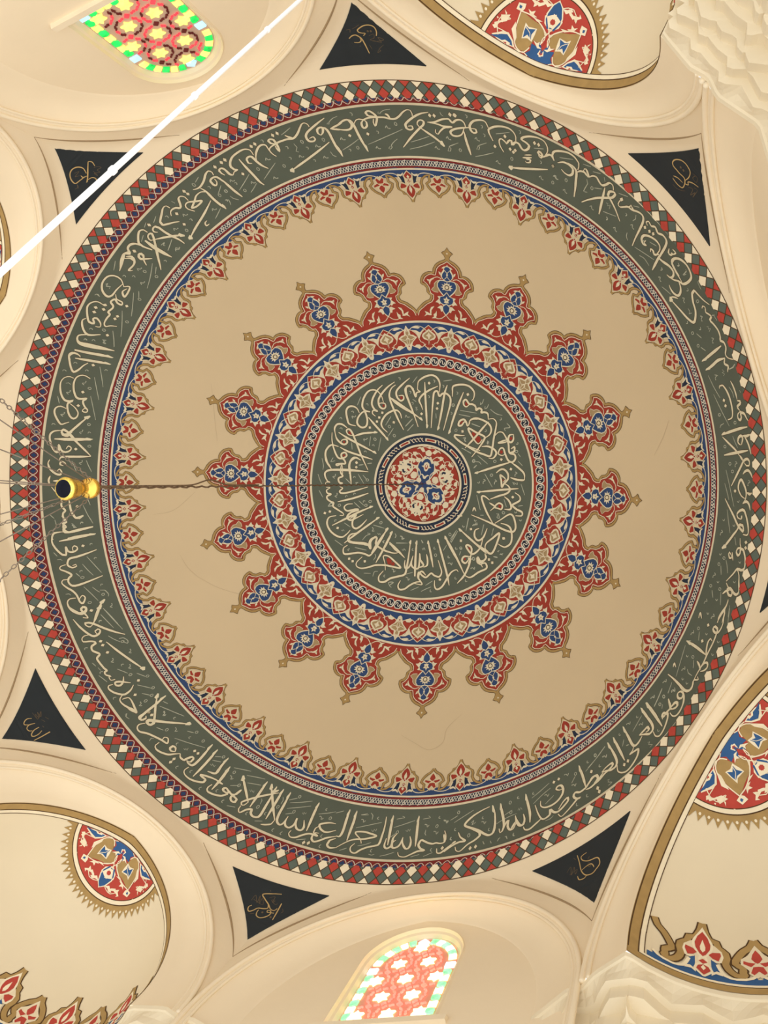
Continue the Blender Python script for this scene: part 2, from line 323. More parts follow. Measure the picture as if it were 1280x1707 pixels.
BAND = """
36 -231,-4862 -156,-4883 -69,-4897 -22,-4892 -6,-4870 -30,-4846 -87,-4835 -175,-4840 -242,-4851
38 -64,-4901 -5,-4889 16,-4858 22,-4794 37,-4732 62,-4674
34 32,-4867 72,-4885 123,-4889 176,-4881 250,-4885 329,-4881 405,-4873 480,-4863 549,-4846 614,-4838 681,-4844 754,-4858 822,-4861 868,-4849 874,-4830 866,-4818
34 374,-4877 335,-4887 263,-4898 249,-4916 298,-4922 347,-4904 374,-4877 342,-4850 302,-4827 299,-4855 320,-4873
34 182,-4880 133,-4864 124,-4837 151,-4829 194,-4842 206,-4863 182,-4880
34 500,-4881 529,-4875 550,-4847
36 1103,-4798 987,-4811 881,-4810 781,-4799 723,-4784 722,-4762 763,-4745 811,-4746 811,-4763 755,-4770
34 917,-4735 892,-4761 917,-4777 962,-4777 993,-4761 970,-4744 917,-4735 829,-4717 717,-4688 582,-4643
38 917,-4735 998,-4686 1080,-4635 1175,-4564
34 1042,-4749 1140,-4731 1242,-4726 1323,-4713 1381,-4692
34 1071,-4740 1169,-4713 1251,-4682 1359,-4655 1258,-4672 1176,-4663 1137,-4651 1108,-4670 1122,-4687
38 -346,-4740 -333,-4700 -322,-4659
D -101,-4796 155,-4788 1107,-4778 1167,-4765 1387,-4725 1444,-4708
13 101,-4716 384,-4744 661,-4763
13 -290,-4697 -142,-4730 -1,-4764
13 714,-4664 861,-4662 1002,-4661
13 664,-4617 855,-4611 1055,-4611
12 1263,-4766 1265,-4752 1289,-4736
12 425,-4904 412,-4896 440,-4892 465,-4899 523,-4902 600,-4896
12 400,-4672 366,-4660 391,-4650 422,-4662 419,-4677 478,-4698 538,-4710
12 1231,-4535 1209,-4514 1240,-4506 1259,-4522 1242,-4540 1288,-4541 1347,-4540
O 594,-4807 -64,-4703
V 458,-4803 -226,-4779 214,-4681 1057,-4567 1259,-4601
q 55,-4925 302,-4786 -183,-4693
36 -1470,-4643 -1473,-4676 -1531,-4677 -1614,-4652 -1728,-4603 -1801,-4551 -1822,-4518 -1802,-4502 -1768,-4503 -1820,-4482 -1857,-4452
36 -1930,-4497 -1906,-4483 -1891,-4456 -1857,-4452
36 -1671,-4594 -1655,-4547 -1618,-4480 -1587,-4423 -1551,-4396
36 -2018,-4395 -1992,-4356 -1952,-4305 -1902,-4261
36 -1249,-4693 -1249,-4726 -1287,-4729 -1349,-4709 -1415,-4668 -1459,-4627 -1471,-4606
36 -1548,-4574 -1590,-4574 -1585,-4599 -1546,-4622 -1502,-4626 -1479,-4594 -1441,-4565 -1385,-4546
36 -1200,-4651 -1230,-4667 -1243,-4693 -1211,-4715 -1145,-4738 -1076,-4758 -1005,-4773 -936,-4785 -861,-4792 -786,-4820 -704,-4863 -654,-4887 -610,-4894 -580,-4884 -579,-4870
34 -1115,-4746 -1175,-4746 -1189,-4761 -1156,-4774 -1116,-4771 -1109,-4747 -1113,-4720 -1126,-4689 -1143,-4712 -1140,-4732
34 -944,-4810 -920,-4802 -861,-4792
36 -326,-4920 -427,-4897 -549,-4864 -642,-4834 -689,-4805 -681,-4776 -623,-4773 -583,-4789 -592,-4805 -659,-4793
36 -479,-4813 -509,-4826 -496,-4851 -444,-4865 -414,-4859 -442,-4831 -485,-4813
36 -444,-4865 -383,-4858 -362,-4829 -360,-4777 -350,-4714 -325,-4661
38 -1115,-4536 -923,-4603 -669,-4686 -417,-4764
34 -319,-4853 -125,-4883
34 -320,-4852 -170,-4840
D -1835,-4569 -1432,-4706 -1371,-4727 -1093,-4803 -1025,-4819 -1734,-4475
13 -1660,-4480 -1774,-4403 -1894,-4321
13 -1633,-4406 -1702,-4357 -1769,-4312
13 -1260,-4597 -1384,-4527 -1517,-4446
13 -826,-4861 -906,-4835 -989,-4809
12 -2046,-4253 -2023,-4234 -1966,-4227
12 -465,-4693 -450,-4663 -410,-4651
12 -893,-4754 -877,-4728 -915,-4699 -885,-4693
12 -309,-4891 -333,-4883 -307,-4881 -291,-4894 -220,-4914 -146,-4923
12 -2128,-4201 -2088,-4214 -2097,-4165
34 -2195,-4163 -2189,-4141 -2181,-4123
O -2060,-4294 -1829,-4325 -1517,-4532 -1169,-4576 -775,-4769 -481,-4782
V -1918,-4400 -1680,-4408 -1336,-4622 -1366,-4468 -889,-4660 -605,-4738 -570,-4651
q -1259,-4756 -1002,-4724 -1035,-4643 -744,-4725 -730,-4627 -1884,-4381
34 1286,-4721 1351,-4707 1386,-4676 1449,-4678 1514,-4663 1550,-4635 1550,-4606
34 1249,-4676 1301,-4665 1364,-4657
36 1627,-4590 1508,-4616 1384,-4635 1320,-4630 1339,-4603 1409,-4583 1477,-4583 1526,-4609
36 1623,-4585 1685,-4564 1687,-4545 1644,-4550 1614,-4573 1613,-4603 1677,-4615 1772,-4598 1842,-4568 1864,-4525
36 1512,-4591 1508,-4527 1516,-4464 1522,-4419
36 1884,-4434 1854,-4498 1858,-4515 1938,-4510 2042,-4482 2138,-4441 2194,-4398 2209,-4364 2197,-4341
36 1998,-4324 1966,-4380 1970,-4414 2002,-4417 2045,-4386 2063,-4365 2098,-4374 2138,-4365 2137,-4334 2184,-4338 2231,-4314 2256,-4275 2290,-4251 2345,-4244 2367,-4255 2336,-4287 2281,-4326 2313,-4330 2403,-4304 2500,-4262 2578,-4211 2607,-4162 2596,-4136 2564,-4128
36 2531,-4133 2482,-4156 2469,-4177 2491,-4179 2520,-4143 2494,-4132 2468,-4158
36 2527,-4125 2596,-4117 2633,-4103 2653,-4080 2665,-4053
34 2666,-4056 2658,-4094 2684,-4106 2754,-4085 2813,-4056
38 2030,-4200 2163,-4155 2358,-4093 2564,-4024
D 1390,-4724 1457,-4704 1892,-4394 2063,-4414 2096,-4318 2163,-4290 2132,-4286 2641,-4023
30 2244,-4213 2373,-4173
22 2277,-4222 2380,-4190
26 2321,-4188 2292,-4187 2349,-4166 2336,-4151 2283,-4165 2274,-4179
13 1946,-4464 2032,-4442 2138,-4417
13 1577,-4394 1710,-4376 1851,-4358
13 2423,-4222 2553,-4172
12 1235,-4536 1206,-4513 1240,-4506 1258,-4524 1239,-4542 1292,-4543 1387,-4539
12 1655,-4456 1623,-4439 1655,-4429 1674,-4445 1651,-4457 1706,-4454 1785,-4446
O 1385,-4485 2090,-4248 2604,-3908
V 1261,-4600 1661,-4505 1882,-4280 2449,-3998 2657,-3935
q 1606,-4662 1778,-4556 1782,-4499 2280,-4372 2484,-4102
D 2446,-4248 2497,-4219
36 2672,-4052 2650,-4092 2671,-4109 2753,-4084 2860,-4032 2937,-3974 2986,-3911 2980,-3889 2963,-3876
36 2711,-4022 2792,-3995 2861,-3949 2902,-3901 2890,-3879 2843,-3882 2785,-3921 2748,-3962
36 2841,-3973 2908,-3921 2942,-3872 2922,-3818 2899,-3761 2870,-3702
34 2953,-3864 2998,-3853 3050,-3821 3085,-3774
34 3043,-3847 3073,-3835 3093,-3778 3054,-3813 3036,-3847
34 3091,-3772 3147,-3758 3193,-3729 3222,-3683 3254,-3646 3302,-3629 3350,-3620 3388,-3583 3389,-3550
36 3287,-3615 3254,-3566 3213,-3500 3180,-3445
36 2964,-3626 3055,-3613 3180,-3581 3300,-3533 3371,-3506 3409,-3514 3382,-3543 3335,-3563 3317,-3547 3345,-3499 3396,-3404 3445,-3283
D 2641,-4023 3485,-3441
13 3039,-3883 3136,-3823
13 3153,-3784 3250,-3727
13 3238,-3448 3396,-3344
13 3289,-3686 3293,-3652
13 2746,-4044 2920,-3963
12 3064,-3769 3070,-3733 3034,-3718 3004,-3700 3052,-3675
12 3149,-3670 3244,-3623
O 2790,-3864 3119,-3680
V 2645,-3941 2753,-3792 3089,-3538
q 3280,-3372
12 3283,-3500 3306,-3486 3298,-3471 3334,-3463 3319,-3436
34 3462,-3444 3436,-3427 3457,-3396 3509,-3373 3555,-3353 3599,-3311 3632,-3288 3687,-3248 3729,-3199 3727,-3157 3685,-3115 3630,-3066 3585,-3011
30 3590,-3353 3615,-3300 3566,-3344 3595,-3344
36 3781,-3102 3765,-3135 3793,-3129 3824,-3077 3867,-3049 3898,-2986 3951,-2944 3993,-2879 3982,-2838 3928,-2791 3872,-2737 3826,-2688
36 3754,-2990 3731,-2983 3758,-2947 3719,-2975 3704,-3027 3733,-3043 3800,-3005 3876,-2935 3918,-2868 3912,-2831 3885,-2818
34 3807,-2867 3808,-2892 3841,-2862 3851,-2824 3907,-2804
34 3906,-2775 3950,-2722 4014,-2660 4068,-2586 4073,-2531
34 4262,-2444 4251,-2499 4199,-2589 4138,-2655 4077,-2685 4056,-2667 4088,-2593 4141,-2501
D 3478,-3442 3749,-3102 3801,-3047 3844,-3006
30 4024,-2798 4016,-2767 4040,-2735 4066,-2734 4045,-2753
26 4060,-2776 4097,-2723 4056,-2732
13 3451,-3500 3562,-3423
13 3239,-3445 3397,-3345
13 3614,-2987 3728,-2887 3845,-2779
13 3669,-2887 3726,-2839 3759,-2790 3787,-2744
13 3646,-3249 3639,-3220 3604,-3220
13 3798,-2958 3880,-2886
O 3731,-2987
V 3375,-3244 3595,-3181
12 3528,-3152 3516,-3127 3529,-3080
q 3527,-3303 3280,-3366 3938,-2653 4129,-2604 4207,-2513
13 3618,-3330 3689,-3285
36 3826,-2689 3872,-2742 3906,-2776 3950,-2802
36 3906,-2763 3960,-2706 4025,-2644 4073,-2571 4068,-2530 4036,-2534 3998,-2576
36 3998,-2576 4068,-2503 4132,-2459 4184,-2410 4235,-2404 4268,-2430 4251,-2496 4210,-2572 4149,-2643 4097,-2680 4058,-2683 4059,-2646 4099,-2560 4152,-2467 4179,-2407
36 4132,-2459 4154,-2396 4155,-2341 4129,-2319 4080,-2361 4042,-2422 4026,-2466
38 4465,-2088 4407,-2155 4352,-2229 4302,-2296 4283,-2278 4295,-2192 4323,-2097 4325,-2020 4307,-1979 4244,-2040 4147,-2173 4059,-2292 4037,-2334
24 4037,-2338 4081,-2323 4129,-2290
34 4391,-2087 4395,-2108 4424,-2081 4431,-2033 4460,-2002 4490,-1962 4477,-1935 4512,-1884 4560,-1803 4586,-1726 4589,-1683 4621,-1656 4646,-1589 4645,-1522 4673,-1472 4717,-1441
38 4600,-1626 4524,-1584 4419,-1523
38 4642,-1483 4575,-1481 4520,-1442 4462,-1410
34 4642,-1483 4640,-1424 4677,-1387 4674,-1343 4675,-1322
13 3937,-2480 3993,-2422 4042,-2365
13 4340,-1848 4397,-1780
13 4390,-1684 4446,-1625
18 4507,-1972 4498,-1972
12 4489,-1971 4521,-1965
12 4507,-1972 4546,-1900
12 4332,-2365 4353,-2313 4374,-2270
12 4241,-2148 4263,-2102 4253,-2086 4284,-2084
20 4687,-1348 4721,-1357 4736,-1385
O 4342,-2176 4297,-1867 4362,-1708
V 3915,-2572 4193,-2256 4390,-1995 4514,-1722
q 3933,-2652 4232,-2331 4234,-1999 4379,-1884 4124,-2611
12 4447,-1882 4466,-1870 4462,-1852 4486,-1848 4473,-1820
12 4177,-2495 4192,-2504 4212,-2486 4187,-2486 4207,-2514
34 4705,-1216 4731,-1153 4757,-1071 4775,-992
34 4775,-978 4802,-966 4803,-938 4778,-911 4802,-863
34 4813,-855 4788,-828 4789,-779 4809,-752 4819,-783 4810,-832 4840,-821 4864,-764 4883,-722
36 4601,-1159 4602,-1188 4629,-1190 4669,-1123 4704,-1029 4727,-927 4737,-848 4730,-791 4694,-777
36 4874,-663 4808,-655 4714,-630 4635,-604
24 4635,-604 4668,-636
36 4820,-463 4796,-495 4799,-549 4821,-570 4837,-539 4827,-462
34 4836,-568 4870,-559 4898,-573
34 4851,-561 4878,-495 4898,-425 4913,-346
30 4644,-578 4708,-495 4774,-408 4814,-335
36 4887,-392 4790,-377 4663,-355
D 4649,-1012 4667,-945
13 4479,-1340 4540,-1193 4608,-1050
13 4542,-1104 4616,-920 4708,-700
13 4743,-576 4764,-509 4793,-431
13 4692,-1155 4725,-1089 4743,-1019
12 4616,-694 4624,-723 4654,-739
12 4790,-1090 4802,-1058
12 4619,-1367 4641,-1337 4620,-1334 4646,-1308 4634,-1293
O 4607,-850 4762,-731 4669,-458
V 4559,-1305
20 4580,-1308 4562,-1323
36 4737,22 4777,-80 4823,-200 4852,-277 4882,-295 4900,-265 4897,-216 4875,-217 4857,-253
34 4814,-339 4845,-278
34 4846,-119 4861,-149 4890,-163 4912,-128 4927,-75
36 4843,228 4869,167 4873,78 4847,-20 4828,-55 4808,-10 4805,61 4832,139 4862,167
34 4843,228 4876,201 4898,233 4908,300
36 4829,412 4799,401 4791,352 4823,309 4853,306 4874,382 4887,486 4886,563 4871,590 4842,586
36 4834,367 4829,412
34 4674,178 4719,288 4759,386 4798,491 4842,552 4840,484 4813,478 4801,510 4773,574 4715,673
34 4880,97 4906,115 4923,100
13 4682,-173 4712,-19 4736,124 4760,270
13 4670,-8 4691,85 4712,192
13 4694,311 4706,453 4720,592
D 4773,82
O 4746,-153 4721,-246
V 4780,-246 4898,-21 4636,594
q 4802,206 4659,443 4758,496
38 4789,537 4748,613 4698,701 4646,786
34 4814,635 4813,708 4819,745 4792,756 4776,803 4790,838 4810,804 4815,755 4837,760 4850,822 4851,906 4838,974 4811,996 4778,993 4737,1061 4670,1161
34 4778,993 4791,1053 4787,1146 4783,1237 4755,1279 4730,1261 4708,1228 4676,1248 4689,1308 4713,1308 4719,1252 4692,1233 4670,1180
30 4629,1314 4667,1269 4699,1254
D 4865,672 4860,735
34 4683,1355 4660,1435 4617,1514 4581,1590 4571,1643
34 4647,1476 4636,1542 4612,1630
26 4736,812 4742,908
26 4727,853 4712,817 4703,839 4710,886 4727,882 4736,832
24 4375,1663 4390,1602 4402,1654
13 4673,914 4683,990 4685,1066
13 4621,995 4622,1102
13 4764,630 4774,726
13 4523,1304 4529,1388
13 4613,1296 4603,1447
13 4693,1414 4671,1545
O 4654,899 4601,982 4510,1258 4603,1269
V 4553,1120 4457,1448 4527,1593
q 4619,861 4803,910 4746,1146 4586,1194 4567,1400 4471,1583
34 4683,1370 4644,1474 4595,1572 4564,1648
34 4638,1506 4629,1597 4603,1684 4569,1746 4537,1760 4520,1729 4544,1695 4566,1710 4550,1774 4519,1862 4478,1955 4447,2024 4415,2101 4374,2183 4332,2264 4290,2354
34 4436,2056 4444,1979 4461,1897 4492,1841 4505,1859
38 4239,1968 4331,1988 4433,2026
20 4239,1963 4281,1948
32 4373,2201 4365,2161 4342,2130
32 4364,2201 4414,2119 4448,2098 4446,2138 4411,2186 4373,2214
34 4341,2277 4350,2302 4301,2331 4284,2390 4248,2450 4207,2471 4146,2447 4072,2415 4012,2396
34 4186,2493 4145,2509 4119,2547 4128,2576 4165,2558 4186,2514 4190,2562 4168,2629 4131,2703 4089,2752 4048,2761
34 4017,2632 4033,2663 4043,2700 3995,2764 3963,2819 3941,2822 3962,2783 4006,2783 4005,2822
34 4043,2700 4102,2626 4117,2631 4101,2671 4054,2707 4043,2700
D 4473,1708 4405,1901
26 4372,1666 4392,1602 4405,1660
26 4073,2301 4087,2252 4104,2289
38 3759,2783 3829,2829 3903,2872
38 3690,2863 3738,2893 3786,2924
13 4217,2016 4161,2200 4105,2383
13 3939,2565 3895,2670 3845,2779
13 4376,1813 4364,1912
13 4056,2459 4011,2586
13 4693,1445 4663,1620
13 4307,2132 4297,2219
12 4233,2256 4242,2288 4282,2297
O 4367,1781 4298,2107 3962,2638 3916,2728
V 4525,1594 4304,1849 4197,2267 3978,2480 4077,2522 3832,2695
q 4472,1581 4450,1810 4236,2123 4179,2375 4224,2394 4564,1841 4503,1992
36 4128,2443 4175,2470 4230,2462 4276,2416 4293,2366
38 3751,2791 3827,2835 3895,2876 3945,2907
38 3694,2863 3760,2907 3824,2945 3836,2987 3798,3040 3742,3070 3674,3109
34 3950,2846 3939,2827 3966,2790 4003,2764 4009,2794 3987,2866 3950,2946 3908,3004 3865,3023 3842,3000
34 4009,2754 4036,2708 4025,2663 4015,2634
34 4036,2708 4089,2633 4120,2622 4120,2646 4078,2692 4036,2720
34 4132,2571 4122,2542 4148,2508 4179,2502 4188,2559 4161,2645 4108,2731 4061,2763 4035,2749
36 3674,3109 3730,3044 3774,2992 3792,3008 3753,3049
38 3469,3125 3534,3176 3585,3218 3621,3221 3666,3175 3709,3101
36 3610,3230 3601,3265 3568,3313 3624,3261 3669,3226 3660,3280 3608,3367 3544,3446 3477,3492 3429,3501 3418,3464
38 3349,3269 3423,3326 3476,3365 3508,3387
38 3279,3342 3353,3386 3408,3432 3401,3479 3345,3532 3286,3564 3227,3600
36 3227,3600 3282,3537 3351,3475 3364,3484 3321,3539 3265,3595 3189,3683 3065,3795
D 3549,3372 3506,3420 3091,3649 3191,3732 3219,3743
36 3060,3770 3111,3687 3170,3652 3185,3663 3142,3716
13 3943,2565 3898,2674 3849,2779
13 4053,2474 4009,2583
13 3696,2924 3646,3013 3591,3110
13 3244,3380 3149,3509 3036,3641
12 3483,3226 3469,3291
12 3949,2714 3938,2761
18 3516,3264 3551,3241
O 3960,2635 3914,2729 3122,3503
V 3836,2690 4080,2531 3539,3059 3699,3000 3253,3461
q 3638,2960 3425,3206 3190,3567 3899,2964
12 3778,3121 3800,3103 3790,3130 3834,3107 3802,3145
12 3302,3627 3330,3607 3316,3633 3368,3609 3325,3652
38 2918,3673 2983,3731 3035,3789
36 3110,3765 3151,3707 3187,3650 3166,3644 3110,3696 3057,3766 3036,3795 2968,3853 2906,3880 2888,3915 2929,3915 2983,3886 2942,3913 2890,3972 2827,4040 2763,4098 2714,4102
36 3249,3589 3185,3679 3108,3759 3039,3808
36 2448,4105 2459,4136 2515,4130 2601,4087 2681,4025 2732,3959 2735,3916 2703,3901 2653,3925 2639,3952 2686,3943 2722,3920
36 2711,4073 2759,4003 2814,3950 2825,3965 2790,4011 2715,4084 2653,4113 2596,4115 2607,4143 2553,4190 2503,4211 2438,4196 2380,4158
34 2502,4208 2438,4264 2363,4325 2300,4349 2273,4340
38 2223,4129 2280,4185 2327,4232 2352,4287
36 2132,4315 2174,4338 2223,4347 2266,4327 2268,4290 2238,4266
34 2147,4346 2114,4399 2094,4417
D 2593,3911 2655,3865 3089,3652
D 3195,3730 3217,3742
13 2528,3938 2425,4032 2316,4124
13 2558,3968 2449,4062 2350,4157
13 3241,3378 3124,3540 3011,3679
13 2880,3761 2840,3834
13 2618,4006 2520,4102
12 2558,4203 2617,4169 2654,4134
12 2148,4266 2155,4247 2175,4258 2181,4236 2206,4242
O 3119,3501 2877,3746
V 2762,3793 2882,3834 2527,4036 3257,3461
q 2121,4177 2325,4085 3026,3595 3193,3564 3066,3839 2160,4426 2945,3949
38 1885,4295 1939,4349 1985,4397 1999,4449
38 1775,4337 1831,4377 1868,4448 1867,4499 1817,4530 1746,4540 1654,4541 1433,4556
36 1734,4347 1625,4405 1510,4478 1438,4552 1554,4552 1675,4549 1692,4563 1637,4607 1550,4657 1472,4714 1409,4723 1388,4708
36 1374,4618 1420,4639 1501,4645 1421,4672 1342,4710 1253,4767
34 2131,4309 2151,4336 2206,4353 2256,4334 2269,4299 2241,4269
34 2160,4352 2137,4396 2088,4417 2050,4404 2046,4367 2007,4410 1989,4458 1967,4473 1940,4454
13 2139,4293 2072,4326 1953,4393 1885,4437
D 1604,4665 1673,4638
13 1512,4423 1385,4501 1273,4569
13 1300,4511 1209,4564
12 1519,4521 1549,4493 1540,4529 1583,4499
12 2069,4286 1965,4356
O 1297,4486 1532,4602 2018,4243 2055,4307
V 1706,4473 1151,4581
q 1315,4611 1294,4678 1670,4448 1798,4499 2116,4179
18 1754,4585 1784,4594
16 1857,4554 1878,4562
16 1956,4528 1966,4509 1983,4498
16 2045,4474 2063,4466 2085,4476
16 2151,4421 2166,4433
36 1173,4671 1207,4696 1211,4719
38 -304,4657 -293,4734 -275,4809 -284,4847 -338,4846
38 -197,4664 -182,4736 -173,4811 -162,4871
34 -262,4918 -189,4890 -118,4868 -37,4855 41,4850 126,4838 219,4816 125,4806 10,4801 -92,4810 -62,4828 15,4852 53,4877
34 260,4669 288,4745 299,4810 302,4859 261,4875 166,4892 81,4915 25,4938 -44,4931 -70,4907 -36,4882
38 355,4659 376,4729 400,4793 428,4855
34 503,4769 468,4805 483,4852 433,4875 385,4863 375,4815
34 518,4812 480,4834 506,4861 558,4855 596,4832 601,4789
34 602,4782 625,4817 694,4843 742,4830 739,4795 698,4763
38 733,4617 759,4688 791,4750 823,4812
34 1169,4647 1213,4677 1218,4713 1158,4734 1103,4741 1054,4756 983,4762 921,4761 876,4762 860,4795 905,4811 967,4812 880,4832 803,4861 727,4888 644,4894 610,4877
34 1332,4701 1274,4742 1203,4784 1153,4789 1135,4770
34 1332,4701 1373,4675
D 1212,4752
12 491,4764 442,4792 402,4812
13 -481,4681 -382,4662
13 -112,4780 51,4750 222,4716
13 424,4734 556,4694 694,4648
13 381,4926 468,4908 558,4883
13 811,4875 921,4843
13 984,4844 1095,4801
13 -200,4933 -115,4915
12 -7,4675 -114,4682 -76,4676 -28,4665
12 421,4671 530,4647 489,4641
12 804,4622 907,4595 871,4586
12 17,4658 59,4678 66,4707
12 215,4930 265,4931 298,4923
12 117,4780 147,4791 154,4773 184,4784 185,4767
12 607,4733 634,4739 636,4722 665,4732 667,4715
12 16,4894 100,4882 183,4861
O 496,4760 1037,4638
V -46,4725 895,4658 1056,4681 1158,4585
q 146,4690 1037,4573 1290,4677 1063,4792 232,4908
12 894,4688 898,4714 921,4723
38 -1948,4301 -1845,4406 -1729,4517 -1698,4543
36 -1703,4542 -1727,4560 -1764,4552 -1781,4532 -1739,4523 -1666,4514 -1566,4505 -1382,4496
38 -1608,4389 -1631,4491 -1646,4584
36 -1400,4470 -1466,4490
38 -1532,4416 -1441,4523 -1344,4626 -1247,4716
38 -1452,4446 -1453,4522 -1458,4596 -1460,4664 -1491,4674 -1552,4658 -1594,4630 -1607,4605 -1670,4601 -1726,4613 -1765,4582 -1763,4559
38 -1345,4474 -1355,4560 -1361,4632 -1364,4699
38 -1231,4508 -1233,4597 -1234,4676 -1211,4725 -1149,4755 -1115,4744 -1101,4698
30 -1247,4716 -1260,4740 -1322,4741 -1388,4732
34 -1101,4698 -1104,4732 -1071,4766 -1010,4782 -970,4764 -979,4717
34 -967,4718 -952,4759 -908,4793 -846,4807 -823,4789 -868,4735
38 -778,4608 -780,4694 -764,4813
34 -415,4763 -497,4757 -583,4762 -631,4772 -582,4805 -488,4824 -373,4809
34 -619,4779 -663,4798 -662,4824 -588,4849 -702,4833 -789,4840 -857,4852 -931,4846 -976,4820 -966,4803
34 -582,4831 -644,4830 -649,4861 -598,4885 -531,4879 -451,4861 -335,4849
34 -323,4862 -395,4878 -401,4902 -348,4921 -261,4919
34 -2120,4432 -2058,4442 -2015,4439 -1996,4416
34 -2022,4430 -2077,4404 -2099,4382 -2069,4379 -2021,4409 -1947,4453 -1857,4501 -1858,4522 -1916,4500 -1944,4467 -1914,4457 -1873,4422 -1895,4456 -1964,4443
36 -2239,4287 -2130,4343
36 -2287,4224 -2283,4175
38 -2194,4344 -2189,4279 -2173,4191
D -719,4889 -655,4893
13 -1905,4295 -1782,4323 -1649,4354
13 -1848,4367 -1662,4407
13 -2117,4199 -1991,4232 -1880,4260
13 -1169,4589 -1023,4591 -878,4585
13 -1174,4634 -1026,4633 -866,4626
13 -713,4691 -585,4683 -489,4671
13 -1200,4565 -1100,4554
13 -834,4868 -714,4867
13 -1487,4699 -1390,4710
13 -1925,4535 -1816,4563
13 -1153,4678 -1063,4675
13 -2037,4365 -1937,4379
12 -1771,4434 -1743,4456 -1748,4436 -1720,4459 -1713,4448 -1702,4468
12 -943,4676 -918,4691 -921,4673 -896,4688 -886,4678
12 -1541,4574 -1545,4544 -1564,4528
12 -1281,4594 -1276,4565 -1302,4532
O -2080,4246 -1933,4378 -1080,4542 -1058,4665 -1549,4593 -1299,4614 -527,4723
V -2074,4297 -648,4723
q -2004,4492 -1410,4656 -1198,4785 -1072,4815 -634,4656 -484,4913 -1637,4631 -532,4849
38 -3373,3363 -3328,3463 -3286,3545 -3308,3557 -3351,3527 -3354,3503 -3289,3525 -3173,3563 -3042,3602 -2906,3639
36 -3422,3351 -3438,3405 -3463,3431 -3447,3458 -3411,3478 -3394,3464 -3411,3441
36 -3368,3522 -3413,3522 -3407,3554 -3360,3603 -3276,3646 -3184,3702 -3098,3755 -3020,3805 -3044,3755 -3091,3731 -3094,3756
36 -3104,3774 -3119,3795 -3088,3836 -3020,3883 -2931,3927 -2878,3936 -2815,3947
36 -2881,3915 -2930,3895 -2959,3862 -2945,3849 -2903,3876 -2881,3915
36 -2815,3947 -2788,3986 -2729,4024 -2704,4013 -2664,4009 -2638,4036 -2647,4058 -2693,4040
38 -2531,3922 -2550,3992 -2574,4065 -2604,4096 -2670,4061 -2700,4031
38 -2437,3988 -2458,4060 -2486,4139 -2516,4207
36 -2629,4106 -2652,4124 -2620,4165 -2532,4222 -2432,4265 -2359,4284 -2356,4266 -2421,4227 -2445,4207 -2335,4247 -2241,4286 -2131,4339
38 -2253,4097 -2277,4159 -2289,4223 -2397,4188
38 -2167,4217 -2188,4295 -2215,4369
36 -2249,4323 -2274,4340 -2251,4373 -2164,4413 -2070,4440 -1996,4442
34 -2034,4396 -2087,4376 -2086,4395 -2031,4422 -2013,4421
36 -3627,3292 -3572,3337 -3520,3372
36 -3520,3372 -3599,3301
D -3405,3404 -3362,3443 -2682,3951 -2628,3985 -2840,3988 -2850,4011
13 -3285,3384 -3163,3456 -3025,3530
13 -2981,3766 -2802,3850 -2588,3938
13 -3235,3599 -3148,3649
13 -2896,3714 -2813,3747
13 -2417,4050 -2338,4066
13 -2419,4085 -2308,4119
12 -3206,3733 -3209,3708 -3179,3720
12 -2818,3900 -2793,3918 -2793,3905 -2770,3927 -2772,3905
12 -2419,4119 -2390,4140 -2392,4123 -2357,4154 -2350,4143
O -3117,3652 -2786,3746 -2655,3859 -2314,4070
V -3246,3458 -3021,3679
q -3117,3532 -2828,3792 -2918,3834 -2752,4077 -2576,4153 -2352,4332 -2008,4490 -2151,4388
12 -3603,3364 -3594,3358 -3586,3387 -3536,3430
38 -4372,1850 -4361,1981 -4353,2095
36 -4353,2095 -4359,2136 -4389,2114 -4414,2071 -4391,2072 -4344,2103 -4248,2185 -4142,2261 -4051,2313
36 -4596,1788 -4550,1852 -4493,1919 -4470,1920 -4460,1891 -4471,1851 -4493,1835 -4499,1862 -4474,1906 -4443,1952 -4414,2004 -4451,1987
36 -4507,1993 -4427,2120 -4341,2230 -4290,2275 -4266,2253 -4270,2209 -4295,2182 -4307,2205 -4280,2249
36 -4330,2245 -4358,2248 -4363,2280 -4338,2328 -4305,2334 -4272,2345 -4243,2377 -4259,2406 -4229,2472 -4161,2533 -4159,2583 -4114,2652 -4048,2738 -4016,2770 -4026,2787 -3996,2829 -3954,2853 -3964,2860 -3930,2907 -3902,2906
34 -3849,2890 -3823,2956 -3824,2997 -3858,2986 -3883,2948 -3854,2947 -3752,2989
34 -3890,2966 -3914,2968 -3898,3008 -3834,3069 -3770,3109 -3731,3122 -3709,3083 -3715,3023
36 -3747,3117 -3747,3156 -3726,3196 -3671,3252 -3592,3314 -3518,3374 -3571,3302 -3651,3200 -3687,3170 -3713,3171 -3722,3178
38 -4172,2381 -4037,2529 -3877,2687 -3703,2844
38 -3436,3199 -3377,3354 -3306,3508 -3301,3556 -3357,3522 -3359,3494 -3276,3521 -3156,3564
38 -3350,3240 -3390,3320 -3432,3389 -3450,3441 -3427,3475 -3394,3471 -3408,3439
D -4419,1903 -4218,2359 -4183,2418 -4110,2529 -3696,2977 -3641,3153 -3405,3404 -3362,3441
13 -4342,1890 -4221,2066 -4094,2235
13 -4335,1977 -4256,2089 -4176,2197
13 -4185,2299 -4125,2357 -4057,2411
13 -3945,2775 -3831,2857
13 -3752,2877 -3652,2941
13 -3681,3032 -3531,3107
13 -3589,3152 -3499,3195
13 -4049,2815 -3950,2918
13 -3338,3301 -3272,3342
13 -3342,3352 -3234,3417
13 -4168,2633 -4123,2686
12 -4101,2709 -4065,2753
16 -4084,2361 -4053,2357 -3999,2406 -3990,2445 -4035,2410
